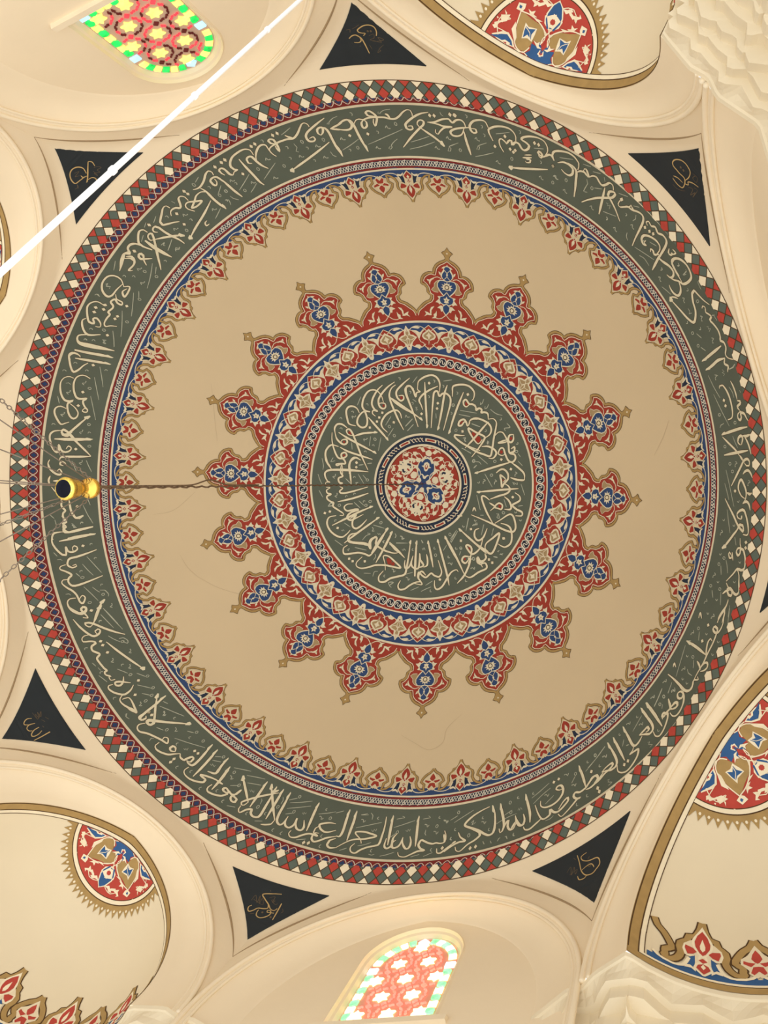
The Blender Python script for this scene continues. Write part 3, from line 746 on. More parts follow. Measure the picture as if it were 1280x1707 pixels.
O -4039,2409 -3800,2882 -3636,2939 -3516,3105 -3485,3199 -3508,3255
V -3924,2569 -4026,2658 -3848,2780 -3532,3289 -3247,3465
q -4313,2069 -4289,2423 -3925,2731 -3795,3139 -4051,2779
12 -3602,3366 -3592,3360 -3578,3396 -3538,3427
34 -4842,434 -4819,495 -4831,532 -4818,579 -4803,606 -4818,643 -4804,690 -4778,693 -4732,667 -4677,641 -4621,621
34 -4814,682 -4853,682 -4870,735 -4859,837 -4823,943 -4779,1027 -4756,1038 -4774,916 -4751,983 -4722,1001 -4697,967 -4706,921 -4724,906 -4731,936 -4719,989
38 -4824,821 -4763,798 -4689,770 -4602,738
34 -4559,989 -4623,1037 -4685,1077 -4725,1094 -4731,1135 -4722,1193 -4686,1237 -4663,1217 -4673,1191 -4692,1205
34 -4736,1183 -4761,1201 -4756,1245 -4718,1284 -4672,1343 -4681,1389 -4669,1451 -4634,1507 -4599,1505 -4550,1474 -4499,1436 -4450,1399
34 -4683,1406 -4709,1405 -4706,1453 -4665,1522 -4618,1582 -4577,1651 -4531,1756 -4506,1780 -4511,1703 -4539,1667 -4545,1717
34 -4572,1693 -4606,1694 -4608,1744 -4570,1834 -4523,1898 -4472,1936 -4455,1902 -4470,1847 -4495,1834 -4491,1869 -4460,1923
38 -4367,1767 -4373,1842 -4370,1947 -4353,2087
34 -4772,442 -4751,476 -4723,473 -4713,447
D -4665,915 -4421,1902
13 -4666,452 -4647,506 -4626,572
13 -4617,1085 -4542,1222 -4468,1351
13 -4629,1196 -4579,1290 -4522,1382
13 -4557,1539 -4484,1651 -4406,1770
13 -4494,1559 -4450,1617 -4422,1647
13 -4340,1891 -4255,2010 -4157,2147
13 -4335,1979 -4227,2131
13 -4833,984 -4804,1046
13 -4874,507 -4861,579
13 -4650,1324 -4613,1381
16 -4773,559 -4761,573 -4768,585 -4753,613 -4742,608
12 -4797,1096 -4779,1094 -4766,1116
12 -4648,1619 -4629,1619 -4614,1641
16 -4429,1615 -4393,1622 -4345,1693 -4342,1724
O -4389,1684 -4461,1784 -4594,1398
V -4283,1874
q -4708,560 -4611,897 -4552,1118 -4622,1300 -4433,1535 -4313,2075
34 -4791,-858 -4794,-816 -4765,-801 -4742,-846 -4729,-864
34 -4848,-852 -4869,-783 -4876,-698 -4871,-597 -4857,-547 -4843,-556 -4834,-659 -4826,-575 -4804,-550 -4774,-577 -4763,-621 -4778,-646 -4796,-602
38 -4849,-748 -4772,-745 -4620,-755
34 -4758,-828 -4707,-677 -4639,-495
34 -4851,-418 -4837,-471 -4796,-481 -4723,-484 -4639,-490
34 -4902,-434 -4915,-374 -4908,-288 -4883,-219 -4858,-202 -4847,-245 -4858,-289 -4872,-254
34 -4832,-341 -4851,-358 -4839,-402 -4820,-376 -4812,-341
34 -4912,-185 -4923,-117 -4918,-48
34 -4899,-107 -4868,-107 -4848,-124
34 -4909,-13 -4888,57 -4863,84 -4852,181 -4849,285 -4823,356 -4835,390 -4831,459 -4806,531 -4819,547 -4820,615 -4795,678 -4759,692 -4694,666 -4621,630
38 -4807,184 -4788,360 -4753,468 -4730,479 -4711,445
38 -4778,783 -4693,761 -4603,743
34 -4827,682 -4864,693 -4869,759 -4859,794
D -4735,-602 -4750,296
13 -4774,-416 -4766,-342 -4753,-246
13 -4676,-428 -4665,-343 -4647,-246
13 -4712,278 -4670,440 -4625,572
13 -4683,173 -4660,281
16 -4768,579 -4753,589 -4757,623 -4735,626
13 -4877,488 -4862,575
13 -4909,407 -4881,470
O -4636,-651
V -4718,-387
q -4710,-237 -4707,551 -4909,271
36 -4361,-2277 -4380,-2230 -4377,-2188 -4337,-2183 -4259,-2162 -4159,-2130
38 -4444,-2085 -4376,-2063 -4293,-2053 -4207,-2034
34 -4439,-1987 -4444,-2030 -4470,-2040 -4501,-2004 -4527,-1910 -4545,-1816 -4544,-1765 -4505,-1802 -4454,-1871 -4412,-1914
38 -4479,-1964 -4408,-1955 -4325,-1943 -4252,-1932
34 -4568,-1673 -4585,-1692 -4619,-1673 -4657,-1607 -4685,-1508 -4700,-1410 -4696,-1339 -4669,-1326 -4645,-1342 -4688,-1292 -4707,-1191 -4709,-1104 -4693,-1068 -4667,-1097 -4648,-1162 -4654,-1236 -4675,-1294
34 -4457,-1688 -4482,-1725 -4516,-1721 -4554,-1676 -4589,-1587 -4612,-1475 -4614,-1390 -4590,-1375 -4548,-1385 -4581,-1346 -4587,-1270 -4575,-1209 -4592,-1175 -4615,-1191 -4594,-1232 -4576,-1234
34 -4712,-1215 -4738,-1245 -4769,-1218 -4789,-1153 -4793,-1067 -4783,-976 -4757,-991 -4728,-1014
38 -4581,-1119 -4645,-1023 -4696,-941 -4744,-860 -4764,-826 -4785,-818 -4795,-855 -4780,-894 -4763,-871 -4740,-809 -4709,-695
34 -4794,-880 -4831,-870 -4860,-823 -4873,-746 -4871,-671
38 -4846,-751 -4757,-754 -4610,-764
D -4384,-1891 -4555,-1479 -4627,-1271
13 -4340,-1876 -4364,-1734 -4389,-1577
13 -4421,-1715 -4444,-1551 -4463,-1377
13 -4513,-1427 -4528,-1252 -4540,-1065
13 -4095,-2341 -4144,-2185
13 -4725,-1391 -4738,-1284
16 -4200,-2269 -4176,-2269 -4203,-2241 -4192,-2221
12 -4635,-1589 -4616,-1599 -4609,-1577
O -4495,-1541 -4600,-989
V -4518,-1612 -4652,-1456 -4750,-1123 -4672,-866
q -4324,-2245 -4271,-2247 -4497,-1897 -4595,-1772 -4450,-1804 -4305,-1834 -4824,-970 -4614,-865
34 -3563,-3249 -3601,-3239 -3525,-3312 -3485,-3367 -3501,-3389 -3554,-3374
34 -3510,-3442 -3568,-3364 -3679,-3212
34 -3670,-3221 -3606,-3328 -3538,-3416 -3492,-3449 -3469,-3466 -3453,-3506 -3400,-3556 -3346,-3571 -3308,-3557 -3249,-3539
34 -3314,-3434 -3369,-3417 -3417,-3404 -3422,-3428 -3381,-3466 -3369,-3454 -3397,-3395 -3406,-3340
34 -3160,-3653 -3220,-3526 -3295,-3313
34 -3247,-3632 -3200,-3569 -3107,-3488
34 -3601,-3239 -3525,-3312
34 -3738,-3033 -3721,-3114 -3750,-3142 -3810,-3115 -3888,-3026 -3935,-2931 -3936,-2868 -3893,-2887 -3814,-2978 -3728,-3064
34 -3747,-3024 -3693,-3037 -3734,-2969 -3796,-2896 -3783,-2958 -3726,-3007
34 -3855,-2911 -3874,-2848 -3847,-2825 -3865,-2783 -3891,-2799 -3890,-2844 -3939,-2802 -3941,-2757 -3960,-2722 -4016,-2663 -4015,-2633 -4060,-2576 -4106,-2503 -4113,-2462 -4070,-2479 -4022,-2482
34 -4010,-2739 -4035,-2776 -4084,-2754 -4140,-2687 -4189,-2571 -4210,-2491 -4181,-2483 -4167,-2540 -4136,-2556 -4135,-2495 -4159,-2443 -4189,-2443
34 -4212,-2535 -4251,-2494 -4286,-2393 -4284,-2316 -4192,-2339
34 -4284,-2316 -4347,-2291 -4380,-2227 -4381,-2172 -4317,-2147 -4157,-2132
38 -4447,-2074 -4345,-2057 -4206,-2033
34 -4435,-2003 -4462,-2037 -4507,-1984 -4516,-1933
D -3419,-3482 -3999,-2750 -4036,-2688 -4084,-2697 -4120,-2635 -3964,-2622 -3998,-2583 -3829,-2778 -4142,-2342
13 -3338,-3375 -3442,-3206 -3542,-3051
13 -2994,-3688 -3102,-3561
13 -3324,-3340 -3378,-3247
13 -3636,-2998 -3676,-2907
13 -3693,-2967 -3775,-2794 -3844,-2646
13 -3894,-2707 -3976,-2499 -4039,-2341
13 -4077,-2413 -4139,-2192
13 -3644,-3323 -3720,-3207
16 -3872,-3017 -3849,-3031 -3879,-2995 -3849,-2997 -3871,-2970
16 -4202,-2272 -4194,-2257 -4212,-2228 -4199,-2214
O -3462,-3259 -3677,-2891 -3911,-2561 -4144,-2407 -3382,-3218
V -3558,-3110 -3500,-3278 -3006,-3587
q -3670,-3161 -3591,-3177 -4003,-2862 -3195,-3430 -4326,-2242 -4271,-2248 -4233,-2400
16 -4008,-2867 -3990,-2873 -3992,-2845
34 -1985,-4360 -2022,-4387 -2056,-4411 -2115,-4395 -2160,-4363 -2154,-4338 -2125,-4335 -2092,-4370 -2096,-4391
34 -1953,-4440 -1976,-4451 -1984,-4468 -1956,-4489 -1919,-4494 -1891,-4473
36 -2078,-4423 -2072,-4444 -2101,-4450 -2157,-4417 -2227,-4356 -2305,-4299 -2363,-4270 -2409,-4255
36 -2320,-4282 -2285,-4264 -2258,-4204 -2223,-4158 -2180,-4119
34 -2272,-4259 -2343,-4247 -2421,-4203 -2471,-4155 -2525,-4105 -2555,-4075 -2487,-4103 -2399,-4163 -2473,-4146 -2558,-4123 -2607,-4086 -2606,-4057 -2549,-4046
34 -2539,-4142 -2548,-4168 -2584,-4168 -2625,-4141 -2649,-4090 -2677,-4052 -2724,-4043 -2775,-4016 -2809,-3984 -2824,-3952
36 -2779,-4031 -2799,-4043 -2846,-4015 -2909,-3946 -2978,-3864 -2976,-3839 -2915,-3861 -2849,-3888 -2785,-3909
34 -3075,-3748 -3107,-3745 -3099,-3772 -3059,-3805 -3032,-3801 -3008,-3767 -2964,-3735 -2912,-3707 -2883,-3673
38 -2836,-3768 -2945,-3739 -3048,-3704 -3151,-3663
34 -3151,-3663 -3201,-3643 -3200,-3674 -3171,-3708 -3142,-3719 -3154,-3676 -3180,-3616 -3230,-3490 -3274,-3380
36 -3170,-3725 -3187,-3742 -3238,-3715 -3294,-3641 -3326,-3580 -3312,-3557 -3252,-3534
36 -3256,-3625 -3224,-3568 -3171,-3522 -3105,-3489
34 -3331,-3561 -3362,-3566 -3419,-3537 -3461,-3490 -3474,-3442 -3514,-3435 -3560,-3390 -3614,-3300
34 -3529,-3399 -3481,-3412 -3482,-3374 -3515,-3327
34 -3308,-3434 -3372,-3415 -3420,-3408 -3408,-3450 -3377,-3471 -3372,-3449 -3401,-3384
38 -2297,-4182 -2476,-4027 -2643,-3884 -2799,-3735
D -1837,-4567 -1895,-4542 -1999,-4495 -2512,-4222 -2494,-4205 -2755,-3986 -3102,-3808 -2755,-3888 -3419,-3484
13 -2072,-4342 -2166,-4258
13 -2242,-4117 -2373,-4001
13 -2986,-3698 -3100,-3560
13 -3228,-3684 -3292,-3607
13 -2976,-3914 -3046,-3840
13 -3111,-3827 -3165,-3768
13 -2253,-4380 -2331,-4324
12 -2715,-4099 -2693,-4088
16 -3135,-3607 -3083,-3646 -3112,-3611 -3097,-3610
26 -2477,-3936 -2522,-3911 -2519,-3939 -2481,-3968
O -2363,-4300 -2160,-4246 -2772,-3826 -2056,-4296
V -2329,-4096 -2685,-3988 -2881,-3820 -2993,-3604
q -2216,-4306 -2649,-3951 -2873,-3934 -3195,-3431 -2115,-4206
"""
INNER = """
30 -1148,-1027 -1258,-1064 -1284,-1159 -1289,-1280 -1248,-1348 -1178,-1365 -1104,-1329 -1068,-1251
30 -1013,-1370 -960,-1292 -884,-1265 -998,-1267 -1093,-1174 -1119,-1070 -1055,-1000 -975,-1016 -942,-1102 -951,-1206 -978,-1292 -1006,-1361 -976,-1480 -893,-1597 -802,-1632 -718,-1609 -657,-1524 -633,-1421
30 -619,-1707 -716,-1626 -809,-1494 -837,-1392 -802,-1306 -753,-1271 -821,-1289 -843,-1238 -795,-1186
30 -403,-1753 -535,-1671 -654,-1557 -717,-1457 -709,-1355 -652,-1311 -606,-1336 -609,-1395 -669,-1409 -714,-1398
32 -919,-1171 -824,-1048 -694,-889 -603,-774
30 -391,-1703 -467,-1652 -517,-1553 -508,-1435 -453,-1263 -394,-1108 -316,-942
30 -604,-905 -687,-993 -698,-1080 -618,-1199 -506,-1265 -416,-1279 -358,-1227 -338,-1140
32 -519,-1503 -422,-1407 -289,-1310 -118,-1211
30 -127,-1211 -189,-1425 -229,-1561 -221,-1644 -146,-1674 -77,-1622
30 -132,-1806 -266,-1712 -385,-1600 -386,-1499 -330,-1438 -275,-1462 -278,-1521 -357,-1523
30 -1509,-909 -1511,-988 -1463,-1057 -1378,-1056 -1297,-994
30 -1509,-909 -1490,-813 -1435,-742 -1369,-706 -1315,-740 -1329,-793 -1398,-785 -1426,-742
32 -1449,-918 -1293,-811 -1075,-685 -827,-549
30 -1196,-853 -1289,-881 -1313,-951 -1265,-971 -1218,-906 -1160,-739 -1084,-508 -978,-256
32 -1196,-848 -1028,-895 -789,-912
30 -1448,-663 -1306,-582 -1101,-509 -893,-439
28 -1559,-919 -1569,-778 -1544,-619 -1483,-477 -1398,-467 -1336,-511 -1359,-564 -1420,-547 -1423,-485 -1374,-423 -1367,-370 -1436,-370 -1521,-362 -1505,-335 -1428,-352 -1415,-189
30 -1465,-672 -1590,-699 -1680,-603 -1694,-479 -1665,-372 -1601,-274
28 -1713,-191 -1695,-239 -1609,-265 -1319,-263 -979,-224
30 -1303,-188 -1299,-351 -1243,-457 -1173,-474 -1096,-429
D -670,-1243 -730,-1164 -776,-1095 -907,-994 -482,-1075 -1172,-389 -1178,-304
11 -1014,-1523 -1090,-1380
11 -522,-1179 -631,-1027
11 -496,-975 -599,-835
11 -905,-840 -939,-674
11 -725,-820 -784,-589
11 -1241,-740 -1236,-616
11 -151,-1127 -285,-1002
11 -131,-1032 -254,-923
11 -1753,-471 -1734,-337 -1747,-266
14 -1134,-341 -1055,-349
14 -984,-366 -904,-374
11 -1613,-407 -1568,-478 -1605,-407 -1536,-424
O -565,-1005 -832,-790 -488,-847
V -246,-1169 -1178,-1184 -1008,-789
q -916,-1390 -1179,-1270 -1389,-1161 -1401,-987 -1011,-578 -865,-685
30 -6,-1668 21,-1749 144,-1817 270,-1832 353,-1782 388,-1683 367,-1552
30 -4,-1684 -12,-1610 29,-1575 -34,-1561 -59,-1495 -92,-1605 -139,-1673 -201,-1667 -222,-1593 -196,-1458 -126,-1236 -54,-986
32 125,-1728 113,-1514 107,-1229 104,-970
30 349,-1652 192,-1593 59,-1516 -2,-1435 27,-1349 47,-1273
30 176,-963 211,-1225 252,-1475 278,-1556 332,-1570 361,-1487 418,-1525 489,-1522 547,-1461 548,-1362 480,-1165 393,-914
32 516,-1660 453,-1515 376,-1219 295,-930
32 793,-1531 689,-1339 584,-1110 489,-860
30 592,-1468 598,-1541 624,-1638 786,-1653 907,-1614 979,-1521 963,-1424 925,-1385
30 885,-1330 829,-1291 786,-1318 782,-1384 828,-1407 877,-1338 939,-1327 989,-1284 994,-1226 1062,-1255
30 876,-1032 828,-975 805,-1043 763,-1087 689,-1056 667,-990 721,-988 778,-1044 830,-1000
28 868,-1049 924,-1088 1052,-1083
30 1036,-557 796,-648 655,-736 586,-806 596,-831 695,-820 767,-818
32 -511,-1502 -312,-1352 26,-1104
D 200,-1708 324,-1372 303,-1285 21,-1206 867,-1491 734,-886 -481,-1074
11 2,-1824 -88,-1729
11 455,-1728 607,-1739
11 709,-1239 1001,-1179
11 683,-1173 881,-1128
11 902,-1006 1045,-951
11 704,-607 873,-519
11 276,-1206 276,-1121
11 -116,-1455 -57,-1411
11 -143,-1126 -277,-1001
11 -141,-1031 -246,-922
O 590,-1330 618,-910 915,-391
q -309,-1804 -145,-1574 -122,-1388 295,-1736 446,-1644 176,-1486 682,-1521 554,-1195
12 -83,-1319 -47,-1318 -77,-1285 -41,-1284 -70,-1260
V -247,-1171 764,-759
30 983,-1318 1005,-1252 1050,-1258 1093,-1231 1081,-1182 1134,-1188 1195,-1160 1199,-1070
30 1199,-1070 1288,-1074 1338,-1014 1325,-916 1283,-752 1251,-587 1212,-462 1105,-490 964,-544 787,-650 621,-773 577,-808
30 848,-1001 887,-1075 987,-1096 1110,-1057 1213,-987 1245,-903 1215,-821 1132,-766
30 880,-452 1019,-610 1113,-741 1115,-791 975,-863 844,-935 867,-850 969,-695 1022,-677 1078,-742
30 768,-608 935,-764 1123,-957 1206,-1028
30 1065,-625 1181,-622 1286,-569 1320,-502 1265,-428 1184,-424
30 1311,-801 1366,-849 1437,-846 1487,-778 1536,-661 1550,-513 1637,-477 1653,-411 1599,-354 1529,-381 1479,-481 1446,-582 1393,-583 1355,-501 1425,-466 1479,-498
30 1629,-806 1558,-792 1538,-711 1581,-676 1626,-724 1629,-806
24 1555,-710 1466,-680 1360,-675 1467,-713 1538,-719
30 1550,-513 1629,-527 1640,-601 1578,-570
32 1573,-355 1280,-277 938,-179
30 1573,-355 1720,-245 1798,-162 1806,-60
30 1314,-184 1386,-233 1456,-232 1517,-165 1525,-62
30 1401,-62 1384,-141 1455,-99
D 734,-888 1406,-400 1571,-239 865,-1488
11 709,-1237 1000,-1178
11 687,-1171 885,-1125
11 902,-1011 1051,-952
11 989,-476 1164,-329
11 1696,-369 1773,-290
11 714,-609 869,-512
12 1243,-1231 1302,-1180 1362,-1144 1449,-1120
12 1139,-1400 1108,-1336 1071,-1314 1083,-1354
12 1222,-1314 1183,-1251 1147,-1245 1158,-1285
14 1522,-990 1572,-922 1475,-910 1491,-868
11 1698,-492 1741,-434
18 912,-265 967,-315
11 941,-375 1013,-365 1048,-322
O 595,-1329 618,-909 1290,-372 1673,-526 914,-379 1228,-143
q 1420,-1060 1146,-882 1690,-653 554,-1194
V 773,-760 1658,-163
11 1156,-673 1175,-723 1164,-656 1193,-714 1191,-655
30 1806,-108 1797,-59 1718,-59 1631,-76 1561,-101
30 1314,-179 1385,-228 1456,-236 1517,-160 1517,-77 1445,6 1410,56 1401,-44 1384,-145 1472,-77 1437,-27
30 1454,-2 1525,40 1551,106 1489,165 1348,207 1205,258
32 1700,81 1347,107 972,141
30 1196,275 1098,208 1053,242 1136,461 1265,677
30 867,524 1066,597 1265,677 1462,763 1603,792 1655,733 1643,618 1598,520 1527,513 1405,590 1291,660
30 1454,215 1525,273 1570,355 1561,422 1456,423
30 1639,148 1718,205 1727,271 1666,313 1596,355 1667,420 1763,467 1756,525 1651,527
26 1260,401 1331,408 1402,424 1420,357 1366,324 1313,350 1260,409 1207,452
26 1188,317 1313,392
30 1397,657 1495,680 1567,735 1596,865 1574,981 1488,1041 1417,1028 1363,997
30 1016,750 945,785 939,886 1004,951 1092,898 1159,746
30 1092,898 1045,1067 959,1161 888,1172 793,1058 828,1032 893,1088 882,1222 844,1343
30 882,1222 765,1226 733,1294 798,1333 857,1256
32 656,766 915,971 1118,1097 1245,1158 1328,1007 1375,823 1253,910 1149,997 1135,1080 1190,1127
30 1129,1163 1159,1227 1074,1313 1010,1283 999,1234 1031,1331
32 407,898 525,1099 682,1337
D 1601,222 1457,903 869,766 696,963 1209,1258 1269,1304
11 1108,-167 1241,59
11 1744,7 1808,188
11 963,188 1028,442
11 1445,257 1491,389
11 823,584 780,797
11 1095,681 1055,863
11 1266,744 1243,864
11 630,809 520,998
11 600,809 502,990
24 893,464 919,405 952,464
11 1350,492 1369,575 1324,559 1350,508 1315,501
11 1693,370 1780,356
11 1029,530 1092,529
16 1350,1121 1384,1103
14 1404,1151 1440,1174
14 1282,1205 1353,1210
O 497,862 1439,482 932,1253
V 1098,-46 1298,-36 960,683
q 999,-21 1653,470 1736,599 941,620 615,1097 695,1086 487,1244
11 1595,-26 1630,23 1613,-18 1683,15 1674,-26
28 -1685,-508 -1672,-402 -1609,-295
28 -970,-221 -1145,-237 -1405,-254 -1610,-259 -1703,-224 -1713,-153 -1673,-64 -1631,-45 -1698,-46 -1707,-10
28 -1699,43 -1632,53 -1691,97 -1674,150 -1615,168 -1682,204 -1673,257 -1614,302 -1571,320 -1579,382 -1509,436 -1405,508 -1404,543 -1464,543
20 -1663,382 -1613,320 -1579,365 -1663,382
28 -1437,-346 -1449,-222 -1416,-150 -1485,-115 -1478,-44 -1418,-26 -1478,-9
28 -1470,36 -1418,63 -1470,116 -1427,152 -1272,127 -983,45
30 -974,155 -1237,242 -1503,303
28 -1293,-256 -1280,-398 -1190,-468 -1104,-432
28 -1290,-363 -1286,-185 -1271,-7
14 -1271,-7 -1365,-106
30 -1244,340 -1339,349 -1390,401 -1337,464 -1199,438 -1146,447 -1267,491 -1334,561 -1298,624 -1229,615 -1057,527
32 -1585,719 -1351,597 -1145,491 -901,386
30 -1298,615 -1179,527 -1237,633 -1233,739 -1171,774 -1086,721 -993,616
32 -1364,1028 -1183,879 -997,739 -782,581
30 -1524,546 -1641,577 -1671,683 -1615,807 -1509,896 -1405,923 -1322,862 -1273,800
30 -1123,853 -1253,871 -1300,949 -1228,1011 -982,1037 -907,1124 -913,1019 -873,949 -813,923 -806,1036 -712,1140
32 -868,1179 -771,1036 -624,765
32 -691,1178 -597,965 -541,834
32 -577,1017 -482,1120 -425,1175
D -1171,-383 -1178,-305 -1714,500 -1631,474 -1490,764
11 -1150,-184 -1053,-14
11 -1068,-165 -999,-85
11 -1140,287 -1052,368
11 -1222,314 -1112,417
11 -1817,95 -1753,221
11 -1379,676 -1276,747
11 -1524,975 -1396,1068
11 -878,713 -681,770
11 -1830,-190 -1798,-83 -1766,-11
11 -1178,1103 -1028,1141
11 -461,1020 -254,1023
14 -847,466 -872,519
11 -975,853 -921,871 -990,897 -1056,976
O -990,-79 -1473,365 -943,301 -1016,368 -743,672
V -1561,-143 -1530,196 -880,801 -348,937
q -1217,-131 -1216,163 -1358,206 -1052,297 -1534,631 -676,1001
11 -1201,-33 -1149,-38 -1193,-15 -1158,3
11 -1428,799 -1410,817 -1394,791 -1376,817
11 -798,853 -779,879 -754,862 -743,888
14 -486,860 -467,895 -483,938
30 -1304,1063 -1369,1115 -1362,1202 -1301,1219 -1113,1194 -989,1219 -917,1245 -852,1184 -787,1097
32 -886,1201 -774,1010 -617,773
32 -794,1364 -679,1131 -543,826
32 -956,1063 -1089,1037 -1264,1011 -1301,958 -1271,888 -1169,850
30 -900,1124 -906,1028 -939,1063 -917,976 -849,932 -805,940 -816,1045 -733,1114 -623,1165 -479,1198 -390,1179
32 -579,1017 -466,1111 -295,1272
28 -616,1490 -635,1371 -670,1252 -582,1251 -469,1335 -354,1444 -533,1421 -623,1405 -799,1407 -919,1442 -1039,1460 -1120,1426 -1126,1358 -1038,1263
32 -204,979 -225,1245 -246,1450 -273,1552 -377,1588 -515,1624 -615,1684 -704,1677 -721,1593 -651,1499
32 -96,986 -99,1243 -83,1581
28 -145,1235 -195,1415 -264,1450 -287,1383 -283,1315
28 -160,1278 -161,1397 -103,1447 -33,1428 -31,1191
28 -24,1293 53,1375
28 -6,1645 -22,1562 26,1494 107,1558
28 52,1693 23,1669 -65,1680 -168,1733 -250,1793 -338,1804 -371,1738 -335,1654
D -1260,1297 -1197,1340 -988,1343
11 -1526,975 -1389,1071
11 -1180,1101 -973,1150
11 -462,1028 -256,1023
11 -988,1542 -866,1544
11 -823,1218 -803,1253 -841,1322
11 -826,1595 -807,1518 -746,1509
11 -142,1815 -5,1753
14 -521,1741 -544,1692 -456,1690 -521,1741 -483,1774
11 -133,1515 -255,1551
O -745,674
V -359,937 -470,1496 -204,1626
q -686,1001 -160,1133 -625,1584 -1281,1141
11 -349,1127 -329,1153 -314,1118 -285,1152
14 -15,967 23,1018
32 -94,986 -101,1277 -96,1581
28 -25,1199 -9,1309 51,1392 -9,1428 -62,1446
28 93,1205 117,1306 114,1391 53,1426
32 108,983 164,1186 224,1421
28 306,1301 348,1400 382,1499 343,1575 252,1554 195,1522 111,1592 37,1561 -21,1512 -32,1596 50,1710 -94,1698
32 279,954 374,1232 484,1545 533,1708
30 677,1480 639,1448 553,1493 488,1595 410,1729 325,1782 276,1735 267,1636
32 412,900 587,1175 787,1516
32 661,767 865,932 1031,1060 1161,1163
32 673,1668 788,1532 866,1348 880,1265 843,1250
30 788,1532 897,1560 1034,1472 1172,1400 1150,1319 1080,1339 1101,1387
30 1134,1172 1147,1254 1060,1291 1012,1227 1007,1309 1081,1355
28 619,546 709,545
D 872,766 698,966 361,1619 1209,1256 1270,1306 1449,902
11 818,577 779,799
11 1099,682 1056,859
11 1271,745 1238,862
11 616,785 504,941
11 635,802 525,1000
11 445,1044 387,1138
11 232,1646 114,1724
11 214,1745 128,1781 43,1825
11 702,1138 679,1206
14 -10,967 10,1019
11 6,1104 26,1138 41,1095 62,1137
14 1380,1097 1363,1130
14 1391,1170 1452,1150
14 1287,1207 1358,1220
O 496,864 256,1218 937,1260 700,1088
V 938,686 534,1353 942,1411
q 732,723 228,1103 492,1245 619,1098 635,1588 211,1811 821,1621
"""
CRACKS = """
10 -3482,1535 -3188,1731 -2802,1870 -2459,1867 -1977,2028 -1377,2162
10 -3745,1154 -3636,1358 -3482,1535
10 100,3869 340,3939 605,3993 799,3890 821,3728 1020,3523
10 -3257,-1718 -3302,-1126 -3307,-771
10 -4095,469 -3870,399 -3627,101
10 3825,-387 3944,-628 4022,-863
"""
MEDAL = """
F B 6 -51,327 -87,274 -143,281 -128,216 -173,168 -104,153 -71,107 63,109
F C 7 -22,262 -38,214 13,195
F R 8 -14,246 -21,223 5,210
F A 6 -372,474 -321,490 -236,473 -127,461 -54,420 -31,374 -68,308 -132,312 -154,234 -164,186 -251,169 -312,206 -344,306 -360,394
S C 14 -366,490 -265,499 -153,478 -60,431 -18,365 -47,302
S C 14 -366,490 -365,405 -356,314 -318,218 -261,172 -190,168 -146,237
F C 7 -280,422 -236,400 -140,417 -140,364 -148,292 -206,304 -263,279 -271,332
F B 8 -265,396 -220,386 -153,406 -177,350 -164,307 -218,334 -252,292 -263,349
S C 8 -265,389 -197,355 -172,304
F C 7 -413,545 -337,564 -335,522 -354,489 -419,485
F B 8 -398,532 -368,531 -373,506 -396,508
F C 6 -381,385 -396,309 -312,206 -315,263
F C 6 -268,504 -195,494 -108,493 -167,472
F C 5 -3,704 65,652 101,565 47,463 -12,440 -88,487 -107,544 -49,622
F B 6 4,690 50,649 85,568 42,474 -43,450 -89,524 -79,576 -29,615
F C 7 -16,589 35,573 83,548 59,510 29,464 -32,479 -55,509 -29,543
F R 8 -13,547 28,534 25,507 -13,495 -32,516
S C 12 -46,316 -41,358 -3,423 26,470
S R 18 -27,295 -12,353 0,417
F C 5 -563,174 -468,250 -409,267 -337,223 -294,170 -394,134 -490,158
F B 6 -571,156 -471,220 -415,245 -349,211 -321,173 -380,172 -495,169
F C 7 -451,164 -415,191 -353,186 -368,148
F R 8 -426,163 -395,176 -389,155
S C 11 -500,197 -540,262 -545,329 -512,381 -439,384
F C 5 -535,341 -493,376 -437,378 -481,349 -506,315
F C 5 -589,248 -554,276 -534,250 -557,230
F C 5 -525,428 -492,410 -496,389
S C 11 -301,167 -230,127 -193,174 -134,126
F C 5 -256,625 -203,620 -149,651 -124,670 -152,621 -206,590
F C 5 -575,341 -554,338 -567,321
F C 5 -507,509 -488,511 -497,494
F C 5 -14,393 39,393 92,377 109,412 70,418 131,439 134,466 73,447 34,420
F C 5 58,650 110,651 152,670 188,650 159,639 202,623 137,631 110,616
S C 11 58,650 118,670 188,667 234,629 241,583
F C 5 202,623 272,624 268,647 302,617 259,598 258,567 227,592
F C 5 456,414 543,371 523,329 578,279 559,235 529,301 467,349
S C 10 410,257 484,254 551,248
F C 5 -299,536 -261,526 -221,548 -230,513 -183,505 -228,491 -265,499
F C 6 -132,312 -84,303 -59,325 -57,285 -14,271 -62,261
"""
